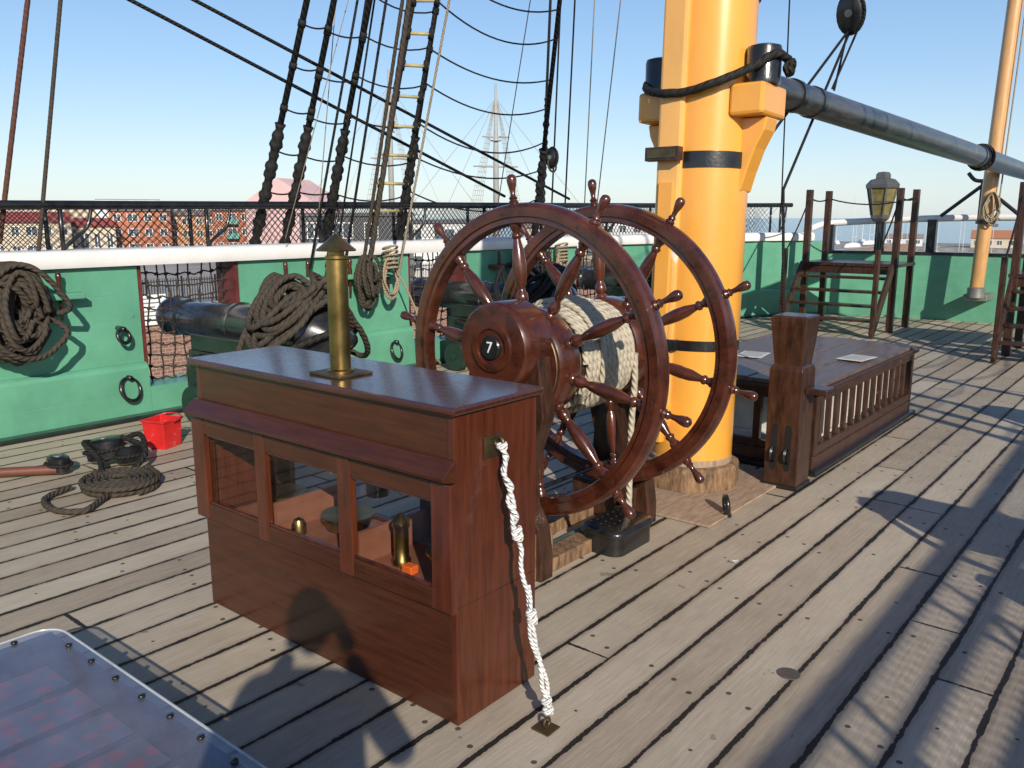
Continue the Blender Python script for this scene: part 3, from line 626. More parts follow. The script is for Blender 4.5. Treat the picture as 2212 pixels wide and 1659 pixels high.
CR=empty('boom_crutch');tubes('legs',[[(-2.98,15.5,1.65),(-2.98,15.5,2.28)],[(-2.98,15.5,2.2),(-3.55,15.5,1.72)],[(-2.98,15.5,2.2),(-2.4,15.5,1.72)],catmull([(-3.2,15.5,2.4),(-3.1,15.5,2.29),(-2.98,15.5,2.27),(-2.86,15.5,2.29),(-2.76,15.5,2.4)],5)],.03,BLK,CR,8)
FS=empty('flagstaff');fo=Vector((-2.83,15.05,.5));ft=Vector((-2.72,15.2,5.6))
lathe('pole',[(.085,.0),(.1,.1),(.11,2),(.105,5.1),(0,5.1)],fo,(ft-fo),mat('varnished_spruce',(.6,.33,.13),.35,var=.12,coat=.4,stretch=(3,3,.5)),FS,24)
lathe('heel_shoe',[(.0,-.06),(.12,-.05),(.13,.1),(.1,.12)],fo,(ft-fo),STEEL,FS,20);box('heel_bracket',(-3.0,15.02,.4),(-2.66,15.62,.5),STEEL,FS,.01)
lathe('collar',[(.11,0),(.14,.0),(.14,.06),(.11,.06)],fo+(ft-fo)*.215,(ft-fo),BLK,FS,20);box('collar_arm',(-2.87,15.2,1.55),(-2.73,15.72,1.6),BLK,FS,.01)
tubes('halyard',[[(-2.64,15.0,1.7),(-2.55,15.1,5.6)],hankpath((-2.72,14.93,1.85),.2,.45,6,(1,0,0),.04,4)],.012,RTAN,FS,6)
# ------------------------------------------------------------ deck hatch + bitt
HT=empty('deck_hatch');hx0,hx1,hy0,hy1=-3.14,-1.9,5.5,7.85
box('coaming',(hx0,hy0,.0),(hx1,hy1,.13),DWOOD,HT,.01);box('coaming_base',(hx0-.04,hy0-.04,.001),(hx1+.04,hy1+.04,.04),BLK,HT,.008)
INW=mat('hatch_inner_panel',(.6,.6,.57),.6,var=.1)
box('inner_lining',(hx0+.12,hy0+.12,.131),(hx1-.12,hy1-.12,.2),INW,HT,0)
for yy in np.linspace(hy0+.2,hy1-.5,5): box('inner_wall',(hx0+.2,yy,.2005),(hx1-.085,yy+.24,.47),INW,HT,0)
b=MB()
for x in (hx0,hx1-.06):
    b.box((x,hy0,.131),(x+.06,hy0+.07,.55));b.box((x,hy1-.07,.131),(x+.06,hy1,.55))
    b.box((x+.003,hy0+.07,.131),(x+.057,hy1-.07,.19));b.box((x+.003,hy0+.07,.49),(x+.057,hy1-.07,.55))
    for y in np.linspace(hy0+.15,hy1-.2,13): b.box((x+.008,y,.19),(x+.040,y+.042,.49))
for y in (hy0+.005,hy1-.06):
    b.box((hx0+.06,y,.131),(hx1-.06,y+.05,.18));b.box((hx0+.06,y,.49),(hx1-.06,y+.05,.55))
    for x in (hx0+.4,hx0+.8): b.box((x,y+.002,.18),(x+.05,y+.048,.49))
b.obj('slatted_frame',DWOOD,HT,bevel=.004)
b=MB();b.box((hx0-.03,hy0-.03,.551),(hx1+.03,hy1+.03,.585));b.obj('rim',DWOOD,HT,bevel=.008)
b=MB();nb=5
for i in range(nb):
    w=(hx1-hx0)/nb;b.box((hx0+i*w+.002,hy0+.0,.5855),(hx0+(i+1)*w-.002,hy1,.61+.012*(1-abs(i-2)/2)))
b.obj('top_boards',TOPW,HT,bevel=.003)
PAP=mat('paper',(.6,.6,.57),.8,var=.04);INK=mat('ink',(.15,.15,.16),.8)
def paper(x,y,w,h,a):
    M=Matrix.Translation((x,y,.625))@Matrix.Rotation(a,4,'Z');box('notice',(-w/2,-h/2,-.001),(w/2,h/2,.001),PAP,HT,0,M)
    b=MB()
    for k in range(9): b.box((-w*.42,h*.4-k*h*.09,.0012),(w*(.42-.1*random.random()),h*.4-k*h*.09+h*.025,.0016),M)
    b.obj('notice_print',INK,HT)
paper(-2.05,6.75,.2,.3,-.1);paper(-2.75,6.4,.21,.3,.15)
BT=empty('bitt_post');b=MB()
cx,cy=-1.965,5.2
def sq(levels,cx,cy,b):
    V=[]
    for z,w in levels: V+=[(cx-w,cy-w,z),(cx+w,cy-w,z),(cx+w,cy+w,z),(cx-w,cy+w,z)]
    F=[(i*4+k,i*4+(k+1)%4,(i+1)*4+(k+1)%4,(i+1)*4+k) for i in range(len(levels)-1) for k in range(4)]+[(0,1,2,3),tuple(len(V)-4+k for k in range(4))];b.add(V,F)
sq([(.0,.108),(.76,.108),(.79,.1),(.795,.088),(1.07,.114),(1.095,.114),(1.105,.106)],cx,cy,b);b.obj('post',DWOOD,BT,bevel=.006)
SLB=mat('slot_black',(.004,.004,.004),.8)
for xx in (-.05,.04):
    st_=MB();o=[(xx-.021,.14),(xx-.021,.40),(xx-.01,.42),(xx+.01,.42),(xx+.021,.40),(xx+.021,.14),(xx+.01,.12),(xx-.01,.12)];n=8
    st_.add([(cx+x,y,z) for y in (cy-.1095,cy-.08) for x,z in o],[tuple(range(n)),tuple(range(n,2*n))]+[(i,(i+1)%n,n+(i+1)%n,n+i) for i in range(n)])
    st_.obj('sheave_slot',SLB,BT)
    lathe('sheave',[(0,-.012),(.06,-.012),(.05,0),(.06,.012),(0,.012)],(cx+xx,cy-.085,.22),(1,0,0),BLK,BT,20)
box('cross_piece',(-1.856,5.14,.62),(-1.72,5.3,.66),DWOOD,BT,.008);box('collar',(cx-.118,cy-.118,.001),(cx+.118,cy+.118,.03),BLK,BT,.005)
# ------------------------------------------------------------ observation steps
def steps(x0,x1,y0,y1):
    e=empty('wooden_steps');b=MB();pw=.045
    for x in (x0,x1):
        b.box((x-pw,y1-pw,0),(x+pw,y1+pw,2.12));b.box((x-pw,y1-.85-pw,0),(x+pw,y1-.85+pw,2.12))
        b.box((x-.03,y0-pw,0),(x+.03,y0+pw,1.25))
    b.box((x0-.06,y1-.9,.97),(x1+.06,y1+.05,1.02));b.box((x0-.03,y1-.88,.86),(x1+.03,y1-.84,.969));
    for i in range(4):
        z=.22+.19*i;yy=y0+(y1-.9-y0)*(i/4.)+.03;b.box((x0+.03,yy,z),(x1-.03,yy+.22,z+.035))
    b.obj('frame',DWOOD,e,bevel=.006)
    b=MB()
    for x in (x0,x1):
        L=math.hypot(y1-.9-y0,.95);a=math.atan2(.95,y1-.9-y0)
        M=Matrix.Translation((x,y0,.0))@Matrix.Rotation(a,4,'X');b.box((-.022,0,-.02),(.022,L,.14),M)
    b.obj('stringers',DWOOD,e,bevel=.004)
    tubes('hand_line',[sagline((x,y1-.85,2.0),(x,y1,2.0),.05) for x in (x0,x1)]+[sagline((x0,y1,2.0),(x1,y1,2.0),.1),sagline((x0,y1-.85,2.0),(x0,y0,1.2),.05),sagline((x1,y1-.85,2.0),(x1,y0,1.2),.05)],.012,RTAR,e,6)
    return e
steps(-4.95,-3.62,12.5,14.2)
steps(-1.86,-.75,11.3,12.9)
LN=empty('stern_lantern');lc=(-4.42,15.2,1.68)
AMB=mat('amber_glass',(.2,.17,.07),.2,coat=.5,var=.3);GRY=mat('lantern_grey',(.11,.115,.12),.45,var=.2,metal=.3)
lathe('glass_body',[(.14,.06),(.235,.5),(0,.5)],lc,(0,0,1),AMB,LN,6,sharp=10)
lathe('base',[(.0,-.05),(.1,-.05),(.15,.0),(.16,.06),(0,.06)],lc,(0,0,1),GRY,LN,6,sharp=10)
lathe('roof',[(.27,.5),(.275,.56),(.2,.64),(.12,.66),(.12,.72),(.09,.76),(0,.77)],lc,(0,0,1),GRY,LN,6,sharp=10)
b=MB();Ml=axisM(lc,(0,0,1))
for k in range(6):
    a=2*math.pi*k/6;tube_into(b,[tuple(Ml@Vector((.145*math.cos(a),.145*math.sin(a),.05))),tuple(Ml@Vector((.24*math.cos(a),.24*math.sin(a),.51)))],.018,6)
tube_into(b,circle((lc[0],lc[1],lc[2]+.28),(0,0,1),.19,6),.01,6,cyc=True)
b.obj('glazing_bars',GRY,LN);tubes('bracket',[[(lc[0],lc[1],1.05),(lc[0],lc[1],1.64)],[(lc[0],lc[1]+.3,1.1),(lc[0],lc[1],1.5)]],.03,BLK,LN,8)
# ------------------------------------------------------------ skylight cover front-left
SK=empty('skylight_cover');sx0,sx1,sy0,sy1=-3.12,-1.2,-.1,1.15
b=MB()
b.box((sx0,sy0,.002),(sx0+.04,sy1,.215));b.box((sx1-.04,sy0,.002),(sx1,sy1,.215));b.box((sx0+.04,sy1-.04,.002),(sx1-.04,sy1,.215));b.box((sx0+.04,sy0,.002),(sx1-.04,sy0+.04,.215))
b.obj('coaming',DWOOD,SK,bevel=.004)
def skm():
    m=mat('leaded_panel',(.30,.31,.38),.55,var=.1)
    nt=m.node_tree;N=nt.nodes;L=nt.links;b=N['Principled BSDF'];tc=N.new('ShaderNodeTexCoord')
    v=N.new('ShaderNodeTexVoronoi');v.inputs['Scale'].default_value=13;v.inputs['Randomness'].default_value=.45;L.new(tc.outputs['Object'],v.inputs['Vector'])
    r=N.new('ShaderNodeValToRGB');r.color_ramp.elements[0].position=.25;r.color_ramp.elements[0].color=(.34,.07,.06,1);r.color_ramp.elements[1].position=.45;r.color_ramp.elements[1].color=(.13,.11,.13,1)
    L.new(v.outputs['Distance'],r.inputs[0]);L.new(r.outputs[0],b.inputs['Base Color']);return m
box('inner_panel',(sx0+.041,sy0+.041,.10),(sx1-.041,sy1-.041,.11),skm(),SK,0)
for k in range(1,9): box('glazing_bar',(sx0+.041+k*.22,sy0+.042,.1105),(sx0+.041+k*.22+.014,sy1-.042,.125),DWOOD,SK,0)
ACR=facing_glass('clear_acrylic',(.86,.88,.94),.06,power=3,glossrough=.09,diff=(.36,.40,.52),nodiff=.3)
b=MB();o=rrect((sx0+sx1)/2,(sy0+sy1)/2,sx1-sx0+.05,sy1-sy0+.05,.09);b.add([(x,y,.222) for x,y in o],[tuple(range(len(o)))]);b.obj('acrylic_sheet',ACR,SK,recalc=False)
tubes('sheet_edge',[[(x,y,.222) for x,y in o]],.0045,mat('acrylic_edge',(.4,.43,.45),.2),SK,6,cyc=True)
b=MB()
for x in np.arange(sx0+.18,sx1,.17): lathe_into(b,[(.006,-.05),(.006,0),(.012,.001),(.010,.007),(0,.009)],(x,sy1-.015,.2245),(0,0,1),10)
for y in np.arange(sy0+.1,sy1-.1,.17): lathe_into(b,[(.006,-.05),(.006,0),(.012,.001),(.010,.007),(0,.009)],(sx0+.015,y,.2245),(0,0,1),10)
b.obj('fixing_studs',BLK,SK,smooth=True)
# ------------------------------------------------------------ rigging
SH=empty('shrouds');top=np.array([-2.5,4.95,11.8])
for s in (-1,1):
    mir=lambda p: np.array([p[0] if s<0 else 2*CX-p[0],p[1],p[2]])
    bots=[np.array([-7.42,y,1.35]) for y in (4.98,5.34,5.85,6.95,9.55)]
    b=MB();bt=MB()
    for bo_ in bots:
        tube_into(b,[mir(bo_),mir(bo_+(top-bo_)*.5),mir(top)],.028,8,rs=[.03,.026,.026])
        k=resample([bo_,bo_+(top-bo_)*.115],.03)
        tube_into(bt,[mir(q) for q in k],.045,10,rs=[.05+.009*math.sin(i*1.9)+.009*math.sin(i*.7) for i in range(len(k))])
        tube_into(bt,[mir(bo_),mir(np.array([-7.55,bo_[1],-.4]))],.03,8)
    def at(i,z): 
        bo_=bots[i];return bo_+(top-bo_)*((z-bo_[2])/(top[2]-bo_[2]))
    z=1.95;kz=0
    while z<7.5:
        for i in (0,1,2):
            zz=z+.03*math.sin(kz*7+i*3);tube_into(b,[mir(q) for q in sagline(at(i,zz),at(i+1,zz+.02*math.sin(kz*5)),.03 if i<2 else .07,7)],.0085,5)
            for j in (i,i+1):
                q=at(j,zz);dirv=(top-bots[j]);dirv/=np.linalg.norm(dirv);tube_into(bt,[mir(q-dirv*.03),mir(q+dirv*.03)],.036,7)
        zz=z+.05*math.sin(kz*3);tube_into(b,[mir(q) for q in sagline(at(3,zz+.05),at(4,zz),.2*(1-(z-2)/12)+.03*math.sin(kz*4.2),16)],.0095,5)
        z+=.355;kz+=1
    b.obj('shroud_ropes',RTAR,SH,smooth=True);bt.obj('lashings',RTAR,SH,smooth=True)
RL=empty('rope_ladder')
La,Lb=np.array([-6.9,6.08,1.5]),np.array([-6.13,6.03,3.72]);Ra,Rb=np.array([-6.9,6.44,1.5]),np.array([-5.96,6.17,3.72])
tubes('side_ropes',[[La,La+(Lb-La)*2.6],[Ra,Ra+(Rb-Ra)*2.6]],.02,RTAR,RL,8)
b=MB();b2=MB()
for k in range(22):
    t=.12+k*.125;a_=La+(Lb-La)*t;c_=Ra+(Rb-Ra)*t;dd=c_-a_;tube_into(b,[a_-dd*.12,c_+dd*.12],.016,8)
    for q_,dv in ((a_,Lb-La),(c_,Rb-Ra)): dv=dv/np.linalg.norm(dv);tube_into(b2,[q_-dv*.05,q_+dv*.05],.03,7)
b.obj('rungs',mat('rung_wood',(.4,.34,.16),.6,var=.25),RL,smooth=True);b2.obj('seizings',RTAR,RL,smooth=True)
RG=empty('rigging_lines')
def ext(a,b,k=2.5): a=np.array(a,float);b=np.array(b,float);return [a,b,a+(b-a)*k]
black=[(ext((-7.3,10.23,1.96),(-7.3,4.45,3.6),1.8),.018),(ext((-7.3,8.77,1.97),(-7.3,3.86,3.49),1.9),.018),
 (ext((-6.95,5.31,1.2),(-6.7,5.83,3.77)),.013),(ext((-6.95,5.51,1.2),(-6.62,5.87,3.77)),.013),(ext((-6.95,5.75,1.2),(-6.49,6.01,3.77)),.014),(ext((-6.95,5.62,1.2),(-6.58,5.94,3.77)),.010),
 (ext((-7.3,10.1,1.5),(-6.77,9.55,4.42)),.012),(ext((-7.35,9.85,1.5),(-6.85,9.35,4.42)),.012),(ext((-7.35,9.62,1.5),(-6.9,9.2,4.42)),.019),
 (ext((-5.5,13.6,1.9),(-4.95,12.1,4.6)),.011),
 ([(-2.5,7.38,3.2),(-2.5,5.5,2.0)],.011),([(-2.5,7.4,3.2),(-2.5,6.2,1.9),(-2.3,5.9,.65)],.011),([(-2.46,7.45,3.2),(-2.44,6.9,2.68)],.009),([(-2.54,7.45,3.2),(-2.46,7.0,2.68)],.009),([(-2.5,7.38,3.45),(-2.5,7.2,6)],.013),([(-2.52,7.38,3.45),(-2.6,6.9,6)],.011),([(-1.6,12.0,1.9),(-2.2,12.6,6.)],.012)]
b=MB()
for P,r in black: tube_into(b,P,r,7)
k=resample([(-7.3,9.58,1.9),(-7.1,9.42,3.25)],.03);tube_into(b,k,.035,9,rs=[.034+.009*math.sin(i*1.7)+.008*math.sin(i*.6) for i in range(len(k))])
b.obj('black_lines',RTAR,RG,smooth=True)
b=MB();tube_into(b,ext((-6.9,6.03,1.15),(-6.16,6.0,3.72)),.027,10,twist=True);tube_into(b,ext((-6.93,5.97,1.15),(-6.28,6.02,3.72)),.018,9,twist=True)
tube_into(b,ext((-7.12,2.8,1.2),(-7.1,3.19,3.34),2),.016,8,twist=True);b.obj('dark_lines',RDK,RG,smooth=True)
b=MB();tube_into(b,ext((-7.2,2.6,1.5),(-7.1,2.95,3.3),2),.019,8,twist=True);b.obj('brown_line',RBR,RG,smooth=True)
b=MB();tube_into(b,ext((-6.9,6.45,1.05),(-5.87,6.24,3.72)),.012,8,twist=True)
tube_into(b,catmull([(-6.88,6.4,1.15),(-6.8,6.5,.9),(-6.7,6.62,.5),(-6.75,6.8,.2),(-6.8,7.0,.03)],6),.011,8,twist=True);b.obj('manila_line',RTAN,RG,smooth=True)
b=MB()
for P,r in [(ext((-7.3,10.9,1.6),(-6.06,9.53,4.35)),.008),(ext((-7.3,10.6,1.6),(-6.5,9.6,4.35)),.008),(ext((-7.1,8.3,1.5),(-6.3,8.1,4.4)),.006),(ext((-7.0,5.45,1.5),(-6.75,5.6,3.7)),.005),(ext((-6.9,5.0,1.5),(-6.5,5.55,3.7)),.005)]: tube_into(b,P,r,6)
b.obj('pale_lines',RLT,RG,smooth=True)
block(empty('pulley_block'),(-2.5,7.38,3.32),(0,-.2,1),.3,.13,.2)
block(empty('pulley_block'),(-7.15,9.6,2.5),(0,.05,1),.26,.12,.16)
tubes('rope_loop',[circle((-7.15,9.6,2.4),(1,0,.2),.09,16)],.014,RDK,RG,8,cyc=True)
# ------------------------------------------------------------ surroundings
def az(a,D,z=0): a=math.radians(a);return Vector((-D*math.sin(a),D*math.cos(a),z))
GZ=-4.3
gm=mat('quay_paving',(.33,.31,.28),.85,var=.2,nscale=.15,bump=.1,bscale=3)
b=MB();b.add([(-4000,-600,GZ),(-54,-600,GZ),(-54,210,GZ),(-4000,210,GZ)],[(0,1,2,3)]);b.obj('ground',gm,recalc=False)
def brickify(m,sc,c1,c2,mort):
    nt=m.node_tree;N=nt.nodes;L=nt.links;tc=N.new('ShaderNodeTexCoord')
    sx=N.new('ShaderNodeSeparateXYZ');L.new(tc.outputs['Object'],sx.inputs[0]);ad=N.new('ShaderNodeMath');ad.operation='ADD';L.new(sx.outputs[0],ad.inputs[0]);L.new(sx.outputs[1],ad.inputs[1])
    cb=N.new('ShaderNodeCombineXYZ');L.new(ad.outputs[0],cb.inputs[0]);L.new(sx.outputs[2],cb.inputs[1])
    br=N.new('ShaderNodeTexBrick');br.inputs['Scale'].default_value=sc;br.inputs['Color1'].default_value=(*c1,1);br.inputs['Color2'].default_value=(*c2,1);br.inputs['Mortar'].default_value=(*mort,1);L.new(cb.outputs[0],br.inputs['Vector']);L.new(br.outputs['Color'],N['Principled BSDF'].inputs['Base Color'])
BRK=mat('brick',(.25,.12,.08),.85,bump=.1)
brickify(BRK,1.0,(.30,.15,.095),(.2,.10,.07),(.36,.31,.27))
b=MB();b.box((-54.6,-600,-9.6),(-54.0,210,GZ+.02));b.box((-4000,209.4,-9.6),(-54,210,GZ+.02));b.obj('dock_wall',BRK)
b=MB();b.box((-54.7,-600,GZ+.021),(-53.9,210,GZ+.16));b.obj('quay_kerb',mat('stone_coping',(.36,.33,.29),.8,var=.2))
FN=empty('railing_fence');b=MB()
for y in np.arange(-5,110,.2): b.box((-55.64,y,GZ+.2),(-55.6,y+.045,GZ+1.85))
for y in np.arange(-5,110,2.6): b.box((-55.67,y,GZ+.0),(-55.56,y+.1,GZ+2.0))
for z in (.3,1.65): b.box((-55.66,-5,GZ+z),(-55.57,110,GZ+z+.06))
b.obj('railings',BLK,FN)
SG=empty('quay_sign');box('board',(-53.85,26.8,-5.3),(-53.8,29.2,-3.3),WHT,SG,0)
b=MB()
for k in range(6): b.box((-53.799,27.1,-3.6-k*.28),(-53.79,28.9-.5*random.random(),-3.52-k*.28))
b.obj('faded_print',STEEL,SG)
sea=bpy.data.materials.new('sea_water');sea.use_nodes=True;N=sea.node_tree.nodes;L=sea.node_tree.links;p_=N['Principled BSDF'];p_.inputs['Base Color'].default_value=(.06,.12,.16,1);p_.inputs['Roughness'].default_value=.15
tc=N.new('ShaderNodeTexCoord');nn=N.new('ShaderNodeTexNoise');nn.inputs['Scale'].default_value=.8;nn.inputs['Detail'].default_value=6;L.new(tc.outputs['Object'],nn.inputs['Vector']);bp=N.new('ShaderNodeBump');bp.inputs['Strength'].default_value=.6;bp.inputs['Distance'].default_value=.3;L.new(nn.outputs['Fac'],bp.inputs['Height']);L.new(bp.outputs[0],p_.inputs['Normal'])
b=MB();b.add([(-9000,-5000,-9),(9000,-5000,-9),(9000,12000,-9),(-9000,12000,-9)],[(0,1,2,3)]);b.obj('sea',sea,recalc=False)
WIN=mat('dark_glazing',(.09,.11,.13),.2,var=.4,nscale=.6,bump=0,coat=.4)
def wallm(name,c1,c2,sc=.9):
    m=mat(name,c1,.85,bump=.05);brickify(m,sc,c1,c2,tuple(np.array(c1)*1.15));return m
WR=wallm('red_brick',(.40,.15,.09),(.36,.135,.08));WO=wallm('orange_brick',(.5,.27,.15),(.46,.24,.13));WC=mat('cream_render',(.55,.47,.36),.8,var=.1,nscale=.5)
RF=mat('roof_tiles',(.30,.24,.21),.8,var=.2,nscale=1);RF2=mat('roof_red',(.4,.09,.07),.7,var=.2,nscale=1)
GRB=mat('grey_cladding',(.09,.095,.105),.5,var=.15,nscale=.4);LGT=mat('light_cladding',(.6,.6,.6),.6,var=.1,nscale=.4);PNK=mat('pink_render',(.66,.44,.43),.7,var=.08,nscale=.3);TEAL=mat('teal_balcony',(.12,.36,.3),.5)
def building(name,a,D,w,h,dep,cols,rows,wm,rm,roof='gable',balc=False,rh=1.6,yaw=0,g=None):
    e=empty(name);c=az(a,D,GZ if g is None else g);M=Matrix.Translation(c)@Matrix.Rotation(math.radians(a+yaw),4,'Z')
    b=MB();b.box((-w/2,0,0),(w/2,dep,h),M);b.obj('walls',wm,e)
    if roof=='gable':
        b=MB();V=[(-w/2-.3,-.4,h+.01),(w/2+.3,-.4,h+.01),(w/2+.3,dep+.4,h+.01),(-w/2-.3,dep+.4,h+.01),(-w/2-.3,dep/2,h+rh),(w/2+.3,dep/2,h+rh)]
        b.add([tuple(M@Vector(v)) for v in V],[(0,1,2,3),(0,1,5,4),(3,2,5,4),(0,3,4),(1,2,5)]);b.obj('roof',rm,e)
    else:
        b=MB();b.box((-w/2-.2,-.2,h+.01),(w/2+.2,dep+.2,h+.35),M);b.obj('roof',rm,e)
    if cols:
        gl=MB();fr=MB();bl=MB();fh=h/rows;cw=w/cols
        for i in range(cols):
            for j in range(rows):
                x=-w/2+(i+.5)*cw;z=j*fh+fh*.32;ww=cw*.22*(1.5 if (i%3==1) else 1);hh=fh*.46
                gl.box((x-ww,-.03,z),(x+ww,.05,z+hh),M)
                for (p,q_,r_,s_) in ((x-ww-.07,z-.08,x+ww+.07,z),(x-ww-.07,z+hh,x+ww+.07,z+hh+.08),(x-ww-.08,z,x-ww,z+hh),(x+ww,z,x+ww+.08,z+hh),(x-.04,z,x+.04,z+hh)):
                    fr.box((p,-.07,q_),(r_,.04,s_),M)
                if balc and i%3==1 and j>0: bl.box((x-ww-.3,-1.1,z-.5),(x+ww+.3,-.9,z+.25),M);bl.box((x-ww-.3,-1.1,z-.6),(x+ww+.3,0,z-.5),M)
        gl.obj('windows',WIN,e);fr.obj('window_frames',WHT,e)
        if bl.v: bl.obj('balconies',TEAL,e)
    return e
building('retail_building',69.3,138,14,5.3,14,7,2,WC,RF2,'gable',rh=1.5)
building('retail_building',65.4,146,7,4.6,12,4,1,WC,RF2,'gable',rh=1.3)
building('brick_apartments',62.6,150,9,7.0,12,4,3,WR,RF,'gable',False,rh=1.2)
building('brick_apartments',59.6,156,8,6.3,12,4,3,WO,RF,'gable',False,rh=1.0)
building('brick_apartments',56.9,150,8,7.1,12,4,3,WR,RF,'gable',True,rh=1.2)
building('brick_apartments',54.4,146,7,6.8,12,3,3,WO,RF,'gable',True,rh=1.0)
building('brick_apartments',74.5,150,12,7,12,5,3,WR,RF,'gable',True,rh=1.2)
building('warehouse',63.2,420,26,13.6,30,0,0,LGT,mat('blue_roof',(.08,.28,.5),.5),'flat')
building('warehouse',67.5,420,60,10.5,30,0,0,WC,RF,'flat');building('warehouse',57,430,70,10.5,30,0,0,WC,RF,'flat')
building('grey_exhibition_hall',49.5,86,11,6.1,14,4,2,GRB,GRB,'flat')
building('grey_exhibition_hall',43.8,88,9,5.4,14,3,2,LGT,GRB,'flat')
building('pink_hall',51.2,112,7,7.6,10,0,0,PNK,PNK,'gable',rh=3.2,yaw=60)
building('quayside_house',36.2,120,12,4.6,10,5,2,WC,RF,'gable')
building('quayside_house',31.5,160,16,5.0,10,6,2,LGT,GRB,'flat')
b=MB();b.box((-120,300,-9.5),(20,360,-8.0));b.obj('breakwater',mat('rock',(.3,.28,.25),.9,var=.3,nscale=.3))
building('red_roof_house',10.0,318,13,3,9,4,1,WC,mat('terracotta_roof',(.4,.17,.09),.8),'gable',rh=2.6,g=-8.0)
building('quayside_house',14.8,325,12,2.6,9,4,1,LGT,RF,'gable',rh=1.5,g=-8.0)
YB=empty('moored_yachts');b=MB();h=MB()
for k in range(46):
    a=random.choice([random.uniform(29.5,39),random.uniform(9,20)]);D=random.uniform(180,290);z0=-9
    c=az(a,D,z0)
    if c.x<-52 and c.y<214: c=az(a,D,GZ)
    L_=random.uniform(9,13.5);tube_into(b,[c,c+Vector((0,0,L_+ (0 if c.z==-9 else -3)))],.06,5);tube_into(b,[c+Vector((0,0,2)),c+Vector((0,3.2,2.1))],.06,5)
    lathe_into(h,[(0,-3.0),(.6,-2.2),(.9,0),(.8,2.0),(0,3)],c+Vector((0,0,.1)),(random.uniform(-.5,.5),1,0),8)
b.obj('masts',LGT,YB);h.obj('hulls',WHT,YB,smooth=True)
DS=empty('sailing_ship');SP=mat('weathered_spar',(.36,.36,.34),.8,var=.15);NETM=mat('brown_rigging',(.3,.29,.27),.8)
def tallmast(a,D,topz,yards,e,deckz=-2.):
    c=az(a,D);R=Matrix.Rotation(math.radians(a),4,'Z')
    b=MB();tube_into(b,[(c.x,c.y,deckz),(c.x,c.y,topz*.55),(c.x,c.y,topz)],.3,10,rs=[.36,.3,.12])
    lathe_into(b,[(0,-.0),(.6,0),(.6,.12),(0,.12)],(c.x,c.y,topz*.62),(0,0,1),10)
    for z,w in yards:
        d_=R@Vector((1,.25,0));tube_into(b,[Vector((c.x,c.y,z))-d_*w/2,Vector((c.x,c.y,z)),Vector((c.x,c.y,z))+d_*w/2],.12,8,rs=[.07,.13,.07])
    b.obj('mast',SP,e,smooth=True)
    b=MB()
    for s in (-1,1):
        sh=[]
        for k in range(6):
            p0=Vector((c.x,c.y,0))+R@Vector((s*3.2+(k-2.5)*.35,(k-2.5)*.8,deckz));p1=Vector((c.x,c.y,topz*.93));sh.append((p0,p1));tube_into(b,[p0,p1],.03,4)
        for t in np.linspace(.06,.93,30):
            for k in range(5): tube_into(b,[sh[k][0].lerp(sh[k][1],t),sh[k+1][0].lerp(sh[k+1][1],t)],.02,3)
    for dx in (-14,-8,8,14):
        tube_into(b,[Vector((c.x,c.y,topz*.9)),Vector((c.x,c.y,0))+R@Vector((dx,2,deckz))],.025,4)
    b.obj('rigging',NETM,e)
tallmast(40.35,98,16.2,[(7.3,5),(10.5,3)],DS);tallmast(47.2,104,18.5,[(8.5,4.6),(12.2,3.6)],DS)
hc=(az(40.35,98)+az(47.2,104))/2;R=Matrix.Translation((hc.x,hc.y,0))@Matrix.Rotation(math.radians(44),4,'Z')
b=MB();ol=[(-13,0),(-11,-2.6),(0,-3.2),(9,-2.6),(14,0),(9,2.6),(0,3.2),(-11,2.6)]
V=[tuple(R@Vector((x*s_,y*s_,z))) for z,s_ in ((-5,.9),(-3,1),(-2,1.02)) for x,y in ol];b.add(V,[(i*8+k,i*8+(k+1)%8,(i+1)*8+(k+1)%8,(i+1)*8+k) for i in range(2) for k in range(8)]+[tuple(range(8)),tuple(range(16,24))]);b.obj('hull',BLK,DS)
# ------------------------------------------------------------ photographer (behind the camera)
PH=empty('photographer')
fw=Vector((-.633,.774,0));rt=Vector((.774,.633,0));org=Vector((0,0,0))-fw*.17
def W(r,f_,z): v=org+rt*r+fw*f_;return (v.x,v.y,z)
vs=[(0,-.04,1.02),(0,-.03,1.24),(0,-.02,1.47),(0,-.0,1.56),(.19,-.02,1.47),(.29,.04,1.25),(.11,.13,1.55),(-.19,-.02,1.47),(-.29,.04,1.25),(-.11,.13,1.55),(.1,-.04,.93),(.14,.0,.5),(.16,-.04,.09),(.17,.1,.04),(-.1,-.04,.93),(-.14,.0,.5),(-.16,-.04,.09),(-.17,.1,.04)]
ra=[.15,.145,.15,.06,.075,.055,.036,.075,.055,.036,.1,.07,.05,.04,.1,.07,.05,.04]
ed=[(0,1),(1,2),(2,3),(2,4),(4,5),(5,6),(2,7),(7,8),(8,9),(0,10),(10,11),(11,12),(12,13),(0,14),(14,15),(15,16),(16,17)]
def skinobj(name,V_,E_,R_,m,lv):
    me=bpy.data.meshes.new(name);me.from_pydata([W(*v) for v in V_],E_,[]);ob=bpy.data.objects.new(name,me);scene.collection.objects.link(ob)
    bm=bmesh.new();bm.from_mesh(me);lay=bm.verts.layers.skin.verify();bm.verts.ensure_lookup_table()
    for v,r in zip(bm.verts,R_): v[lay].radius=(r,r)
    bm.verts[0][lay].use_root=True;bm.to_mesh(me);bm.free()
    s_=ob.modifiers.new('s','SKIN');s_.use_smooth_shade=True;sb=ob.modifiers.new('sub','SUBSURF');sb.levels=lv;sb.render_levels=lv;me.materials.append(m);ob.parent=PH
skinobj('body',vs,ed,ra,CLOTH,2)
